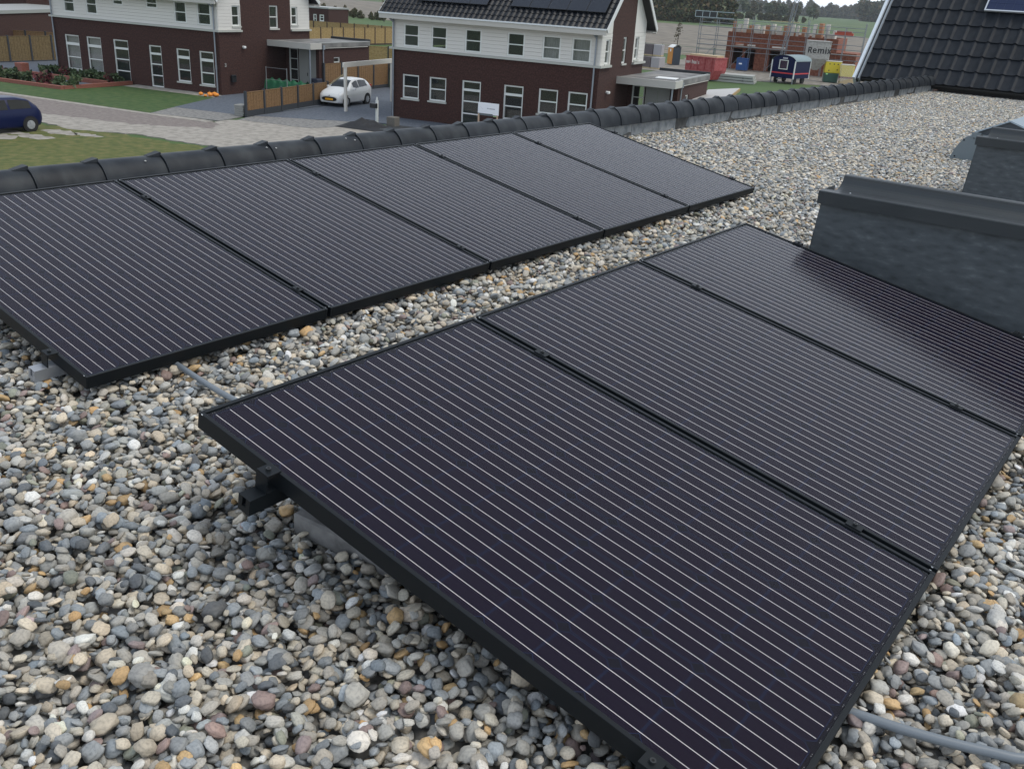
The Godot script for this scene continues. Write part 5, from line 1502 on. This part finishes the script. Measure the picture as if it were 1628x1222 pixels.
	for i in 16: part(hoist, "lattice", MB.new().cyl(Vector3(0.9 * i / 16.0 + (0.45 if i % 2 else 0.0), i * 0.51, 0), Vector3(0.9 * (i + 1) / 16.0 + (0.0 if i % 2 else 0.45), (i + 1) * 0.51, 0), 0.025, 0.025, 4), pole)
	# red skip
	var sk := thing("red_skip", "red waste container filled with timber on the site", "container", town(3.5, -48.9), -TURN - 0.35)
	var redp := noisy("skip_red", [c.call(0.26, 0.035, 0.04), c.call(0.33, 0.055, 0.06), c.call(0.36, 0.10, 0.10)], 3.0, 0.03, 4, 0.5)
	var pr := PackedVector2Array([Vector2(0.25, 0.15), Vector2(3.1, 0.15), Vector2(3.4, 1.0), Vector2(3.4, 2.1), Vector2(0, 2.1), Vector2(0, 1.0)])
	part(sk, "tub", MB.new().prism(pr, Vector3(0, 0, -2.1), X, Y, 2.1), redp)
	for xx in [0.6, 1.4, 2.2, 3.0]: part(sk, "rib", MB.new().lohi(Vector3(xx, 1.0, 0.0), Vector3(xx + 0.09, 2.1, 0.06)), redp)
	part(sk, "rim", MB.new().lohi(Vector3(-0.05, 2.1, -2.15), Vector3(3.45, 2.18, 0.07)), redp)
	part(sk, "timber_load", MB.new().box(Vector3(1.7, 2.26, -1.0), Vector3(3.0, 0.16, 1.4), Basis(Vector3(0, 1, 0), 0.1)).box(Vector3(-0.2, 2.25, -0.9), Vector3(1.8, 0.06, 0.3), Basis(Vector3(0, 0, 1), 0.1)), mat("load_wood", 0.45, 0.36, 0.22, 0.8))
	writing(sk, "lettering", "wehuis", 0.34, 0.02, mat("skip_white", 0.65, 0.6, 0.58, 0.6), Vector3(0.85, 1.62, 0.012))
	# portable toilet
	var po := thing("portable_toilet", "orange portable toilet with dark side and white domed roof", "toilet", town(-3.0, -68.0), -TURN - 0.75)
	part(po, "door", MB.new().lohi(Vector3(-0.52, 0.1, 0.5), Vector3(0.52, 1.95, 0.56)), mat("toilet_orange", 0.55, 0.22, 0.03, 0.5))
	part(po, "cabin", MB.new().lohi(Vector3(-0.55, 0.05, -0.55), Vector3(0.55, 2.0, 0.499)), mat("toilet_dark", 0.035, 0.045, 0.06, 0.5))
	var dome := MB.new()
	var dr := []
	for j in 9:
		dr.append([Vector3(-0.6, 1.95 + 0.33 * sin(PI * j / 8.0), 0.6 - 1.2 * j / 8.0), Vector3(0.6, 1.95 + 0.33 * sin(PI * j / 8.0), 0.6 - 1.2 * j / 8.0)])
	dome.sheet(dr)
	part(po, "roof", dome, mat("toilet_roof", 0.7, 0.71, 0.7, 0.5))
	part(po, "door_sign", MB.new().lohi(Vector3(-0.1, 1.5, 0.561), Vector3(0.15, 1.78, 0.565)), mat("sign_white", 0.78, 0.8, 0.84, 0.45))
	# pallets of bricks
	var pb := noisy("pallet_brick", [c.call(0.06, 0.05, 0.055), c.call(0.12, 0.10, 0.105), c.call(0.2, 0.185, 0.19)], 0.7, 0.08, 3, 0.9)
	var pw := noisy("pallet_wrap", [c.call(0.28, 0.27, 0.28), c.call(0.4, 0.39, 0.41)], 0.7, 0.08, 3, 0.6)
	var nth := ["", "", "third", "second", "first"]
	for i in range(2, 6):
		for j in 2:
			var wrapped := i > 4
			var where := " in the upper layer" if j else " in the lower layer"
			var pt := thing("brick_pallet", "foil-wrapped brick pallet" + where + " beside the portable toilet" if wrapped else "bare dark brick pallet" + where + ", " + nth[i] + " from the foil-wrapped pallets", "brick pallet", town(-8.2 + i * 1.02 + (0.35 if j == 0 else 0.0), -58.0 - (1.6 if j else 0.0)), -TURN, "brick pallets by the garage")
			if j: pt.position.y = GROUND + 1.25
			part(pt, "pallet_base", MB.new().lohi(Vector3(0, 0, -2.2 if j == 0 else -1.0), Vector3(0.95, 0.14, 0)), mat("load_wood"))
			part(pt, "bricks", MB.new().cbox(Vector3(0, 0.141, -2.2 if j == 0 else -1.0), Vector3(0.95, 1.2, 0), 0.02), pw if wrapped else pb)
	# stack of grey slabs
	var sl := mat("slab_grey", 0.34, 0.35, 0.33, 0.8)
	var ss := thing("slab_stack", "stack of long grey concrete floor slabs lying on grass", "slab stack", town(5.0, -48.9), -TURN + 0.1)
	for j in 3:
		for i in 2: part(ss, "slab", MB.new().lohi(Vector3(0.1 * j, j * 0.26, -2.5 + i * 1.25 + 0.01 * j), Vector3(5.4 - 0.1 * j, j * 0.26 + 0.2, -1.28 + i * 1.25)), sl)
	for xx in [0.9, 4.2]: part(ss, "bearer", MB.new().lohi(Vector3(xx, 0.2, -2.6), Vector3(xx + 0.15, 0.26, 0.05)).lohi(Vector3(xx, 0.46, -2.6), Vector3(xx + 0.15, 0.52, 0.05)), mat("dark_board"))
	# site wagon
	var wg := thing("site_wagon", "navy blue site wagon with red stripe and rounded roof", "trailer", town(10.9, -54.6), -TURN - 0.3)
	var navy := dull(mat("navy", 0.003, 0.008, 0.045, 0.4), 0.25)
	var W2 := 2.5
	var D2 := 3.4
	part(wg, "cabin", MB.new().lohi(Vector3(0, 0.55, -D2), Vector3(W2, 2.15, 0)), navy)
	var arc := PackedVector2Array()
	for i in 13: arc.append(Vector2(W2 / 2 - W2 / 2 * cos(PI * i / 12.0), 2.15 + 0.52 * sin(PI * i / 12.0)))
	part(wg, "end_wall", MB.new().prism(arc, Vector3(0, 0, -D2), X, Y, D2 - 0.001), navy)
	var rr := []
	for i in 13: rr.append([Vector3(W2 / 2 - (W2 / 2 + 0.06) * cos(PI * i / 12.0), 2.17 + 0.55 * sin(PI * i / 12.0), 0.08), Vector3(W2 / 2 - (W2 / 2 + 0.06) * cos(PI * i / 12.0), 2.17 + 0.55 * sin(PI * i / 12.0), -D2 - 0.08)])
	part(wg, "roof", MB.new().sheet(rr, false), mat("wagon_roof", 0.16, 0.22, 0.24, 0.5))
	for xx in [0.0, W2]: part(wg, "corner_post", MB.new().lohi(Vector3(xx - 0.05, 0.5, -0.04), Vector3(xx + 0.05, 2.2, 0.04)), mat("toilet_roof"))
	part(wg, "corner_post", MB.new().lohi(Vector3(W2 - 0.05, 0.5, -D2 - 0.04), Vector3(W2 + 0.05, 2.2, -D2 + 0.04)), mat("toilet_roof"))
	part(wg, "stripe", MB.new().lohi(Vector3(0.05, 0.95, 0.001), Vector3(W2 - 0.05, 1.07, 0.012)), mat("stripe_red", 0.5, 0.03, 0.035, 0.5))
	part(wg, "stripe", MB.new().lohi(Vector3(W2 + 0.001, 0.95, -D2 + 0.05), Vector3(W2 + 0.012, 1.07, -0.05)), mat("stripe_red"))
	window(wg, "window", Vector3(0, 0, 0.06), X, Y, [0.8, 1.35, 1.75, 2.25], [], false, false, -0.02, 0.07)
	writing(wg, "emblem", "Amst", 0.16, 0.01, mat("sign_white"), Vector3(1.35, 2.42, 0.01))
	for zz in [-0.8, -2.6]:
		for xx in [0.25, W2 - 0.25]:
			part(wg, "wheel", MB.new().cyl(Vector3(xx - 0.1, 0.32, zz), Vector3(xx + 0.1, 0.32, zz), 0.32, 0.32, 14), mat("tyre", 0.015, 0.015, 0.016, 0.8))
	for xx in [0.08, W2 - 0.08]: part(wg, "jack_leg", MB.new().lohi(Vector3(xx - 0.04, 0, -0.12), Vector3(xx + 0.04, 0.55, -0.05)), pole)
	part(wg, "tow_bar", MB.new().bar(Vector3(W2 / 2, 0.5, 0), Vector3(W2 / 2, 0.45, 1.0), 0.1), pole)
	# mortar silo
	var si := thing("mortar_silo", "grey mortar silo on steel legs lettered Remix", "silo", town(13.2, -61.5), -TURN + 0.3)
	var sm := noisy("silo_grey", [c.call(0.25, 0.24, 0.22), c.call(0.36, 0.35, 0.33), c.call(0.42, 0.41, 0.39)], 2.0, 0.03, 5, 0.7)
	part(si, "hopper", MB.new().cbox(Vector3(0, 2.2, -1.7), Vector3(2.3, 3.95, 0), 0.05), sm)
	var fz := MB.new()
	var top := [Vector3(0.03, 2.2, -0.03), Vector3(2.27, 2.2, -0.03), Vector3(2.27, 2.2, -1.67), Vector3(0.03, 2.2, -1.67)]
	var bot := [Vector3(0.9, 1.1, -0.7), Vector3(1.4, 1.1, -0.7), Vector3(1.4, 1.1, -1.0), Vector3(0.9, 1.1, -1.0)]
	for i in 4: fz.quad(bot[i], bot[(i + 1) % 4], top[(i + 1) % 4], top[i])
	part(si, "funnel", fz, sm)
	for xx in [0.05, 2.25]:
		for zz in [-0.05, -1.65]: part(si, "leg", MB.new().cyl(Vector3(xx, 0, zz), Vector3(xx, 2.25, zz), 0.05, 0.05, 6), mat("silo_leg", 0.4, 0.39, 0.36, 0.6))
	part(si, "lid", MB.new().lohi(Vector3(-0.04, 3.951, -1.74), Vector3(2.34, 4.05, 0.04)), sm)
	writing(si, "lettering", "Remix", 0.62, 0.02, mat("silo_black", 0.02, 0.02, 0.022, 0.6), Vector3(1.15, 3.1, 0.012))
	# insulation packs, crates and a blue cabinet
	for i in 2:
		var ip := thing("insulation_pack", "yellow wrapped insulation pack standing upright" if i == 0 else "yellow insulation pack under loose clear foil", "insulation pack", town(15.2 + i * 1.75, -62.0 + i * 0.6, 0.95 - 0.2 * i), -TURN + 0.3)
		part(ip, "pack", MB.new().cbox(Vector3(0, 0, -0.9), Vector3(1.65 if i == 0 else 1.3, 1.15, 0), 0.05), mat("insul_yellow", 0.62, 0.5, 0.03, 0.45))
		part(ip, "wrap_top", MB.new().lohi(Vector3(-0.02, 1.151, -0.92), Vector3(1.67 if i == 0 else 1.32, 1.22, 0.02)), mat("wrap_pale", 0.6, 0.58, 0.5, 0.4))
		if i == 0:
			for q in [[0.35, 0.2], [0.8, 0.85], [1.2, 0.3], [0.35, 0.85], [1.2, 0.85]]: part(ip, "print_mark", MB.new().lohi(Vector3(q[0], q[1], 0.001), Vector3(q[0] + 0.12, q[1] + 0.12, 0.004)), mat("silo_black"))
		else: part(ip, "foil", MB.new().quad(Vector3(0.0, -0.5, 0.25), Vector3(1.2, -0.1, 0.2), Vector3(1.25, 1.1, 0.03), Vector3(-0.3, 1.2, 0.04)), pane("clear_foil", 0.6, 0.6, 0.6, 0.15, 0.2))
	var gc := thing("green_crate", "dark green site crate below the yellow insulation pack", "crate", town(15.3, -61.7), -TURN + 0.3)
	part(gc, "box", MB.new().cbox(Vector3(0, 0.05, -0.9), Vector3(1.4, 0.93, 0), 0.03), mat("crate_green", 0.025, 0.075, 0.055, 0.6))
	part(gc, "corner_cap", MB.new().lohi(Vector3(0.1, 0.8, 0.001), Vector3(0.3, 0.94, 0.03)), mat("cap_lime", 0.4, 0.75, 0.3, 0.5))
	one("timber_pile", MB.new().lohi(Vector3(0, 0, -0.8), Vector3(1.6, 0.3, 0)).lohi(Vector3(0.1, 0.3, -0.7), Vector3(1.5, 0.55, -0.1)), mat("load_wood"), "low pile of sawn timber under the foil-covered insulation", "timber pile", town(17.0, -61.2), -TURN + 0.3)
	var bc := thing("blue_cabinet", "blue site cabinet standing against the brick shell", "cabinet", town(4.6, -67.5), -TURN)
	part(bc, "body", MB.new().cbox(Vector3(0, 0.1, -0.9), Vector3(1.25, 1.35, 0), 0.03), mat("cab_blue", 0.012, 0.06, 0.2, 0.4))
	part(bc, "lid", MB.new().lohi(Vector3(-0.04, 1.351, -0.94), Vector3(1.29, 1.43, 0.04)), mat("cab_blue"))
	part(bc, "sticker", MB.new().lohi(Vector3(0.3, 0.75, 0.001), Vector3(0.65, 0.9, 0.006)), mat("sign_white"))
	one("red_beams", MB.new().lohi(Vector3(0, 0, -0.5), Vector3(2.0, 0.25, 0)).lohi(Vector3(0.2, 0.25, -0.45), Vector3(1.8, 0.45, -0.05)), mat("beam_red", 0.4, 0.07, 0.04, 0.6), "red bundles lying on the scaffold deck end", "bundle", town(14.6, -69.75, 4.6), -TURN)

func greenery():
	var c := func(r: float, g: float, b: float) -> Color: return Color(r, g, b)
	var dark := [c.call(0.045, 0.062, 0.026), c.call(0.065, 0.08, 0.034), c.call(0.10, 0.098, 0.04), c.call(0.13, 0.09, 0.042)]
	var mid := [c.call(0.07, 0.095, 0.045), c.call(0.09, 0.11, 0.055), c.call(0.11, 0.115, 0.06)]
	var crowns := []
	for k in 3: crowns.append(leaf_crown("crown", 60 + k, Vector3(4.2, 4.6, 4.2), 1500, 0.9, dark if k < 2 else mid))
	# woods that read as one mass
	var wood := func(called: String, label: String, pts: Array, n: int, hmin: float, hmax: float, sd: int):
		rng.seed = sd
		var mm := MultiMesh.new()
		mm.transform_format = MultiMesh.TRANSFORM_3D
		mm.mesh = crowns[sd % 2]
		mm.instance_count = n
		for k in n:
			var a: float = rng.randf()
			var u: float = lerpf(pts[0], pts[2], a) + rng.randfn() * 3.0
			var v: float = lerpf(pts[1], pts[3], a) - absf(rng.randfn()) * pts[4]
			var h := rng.randf_range(hmin, hmax)
			var s := h / 9.0
			mm.set_instance_transform(k, Transform3D(Basis(Vector3.UP, rng.randf() * TAU).scaled(Vector3(s * 0.9, s, s * 0.9)), town(u, v, rng.randf_range(0.25, 0.52) * h)))
		var o := MultiMeshInstance3D.new()
		o.name = numbered(called)
		o.multimesh = mm
		o.material_override = mats["leaf"]
		tag(o, label, "wood")
		o.set_meta("kind", "stuff")
		add_child(o)
	wood.call("far_wood", "dark autumn wood at the far edge of the ploughed field", [-112, -325, -62, -346, 14.0], 70, 8.0, 15.0, 2)
	wood.call("far_wood", "dark wood on the horizon beyond the green fields", [-92, -1150, 160, -1150, 40.0], 130, 14.0, 26.0, 3)
	wood.call("far_wood", "hazy row of woods along the horizon behind the site", [-420, -1500, -110, -1480, 60.0], 150, 12.0, 24.0, 4)
	wood.call("field_hedge", "low dark hedge across the green field behind the site", [-128, -560, -70, -590, 3.0], 60, 3.0, 5.5, 5)
	wood.call("field_hedge", "low green hedge between the ploughed field and gardens", [-110, -140, -76, -122, 1.0], 40, 1.0, 2.2, 6)
	rng.seed = 8
	for k in 13:
		var u := -150.0 + k * 4.6 + rng.randf_range(-1.5, 1.5)
		tree("field_tree", "tall rounded tree in the row beyond the green field", town(u, -735.0 - k * 8.0 + rng.randf_range(-12, 12)), crowns[k % 3], rng.randf_range(0.95, 1.45), rng.randf_range(5.5, 7.5), rng.randf() * TAU, "row of trees beyond the field")
	# young trees at the edge of the field
	var thin := leaf_crown("young_crown", 81, Vector3(0.7, 1.6, 0.7), 150, 0.22, [c.call(0.10, 0.085, 0.045), c.call(0.075, 0.07, 0.035)])
	for q in [[-14.8, -112.0, 0], [-75.0, -118.0, 1], [-16.5, -84.0, 2]]:
		var label: String = ["young bare tree standing alone at the ploughed field edge", "young bare tree beyond the golden fences", "young thin tree near the portable toilet"][q[2]]
		tree("young_tree", label, town(q[0], q[1]), thin, 1.0, 2.2, q[2] * 1.3, "young field trees")
	# wire fence round the site
	var wf := thing("wire_fence", "thin green wire fence behind the portable toilet", "fence", town(-14, -84), -TURN)
	var gm := mat("wire_green", 0.04, 0.12, 0.07, 0.6)
	for k in 9: part(wf, "post", MB.new().cyl(Vector3(k * 2.4, 0, 0), Vector3(k * 2.4, 1.6, 0), 0.05, 0.05, 5), gm)
	for y in [0.4, 0.9, 1.5]: part(wf, "wire", MB.new().cyl(Vector3(0, y, 0.05), Vector3(19.2, y, 0.05), 0.02, 0.02, 4), gm)

func _ready():
	camera_and_light()
	gravel()
	roof_things()
	grounds()
	town_things()
	far_buildings()
	site()
	greenery()
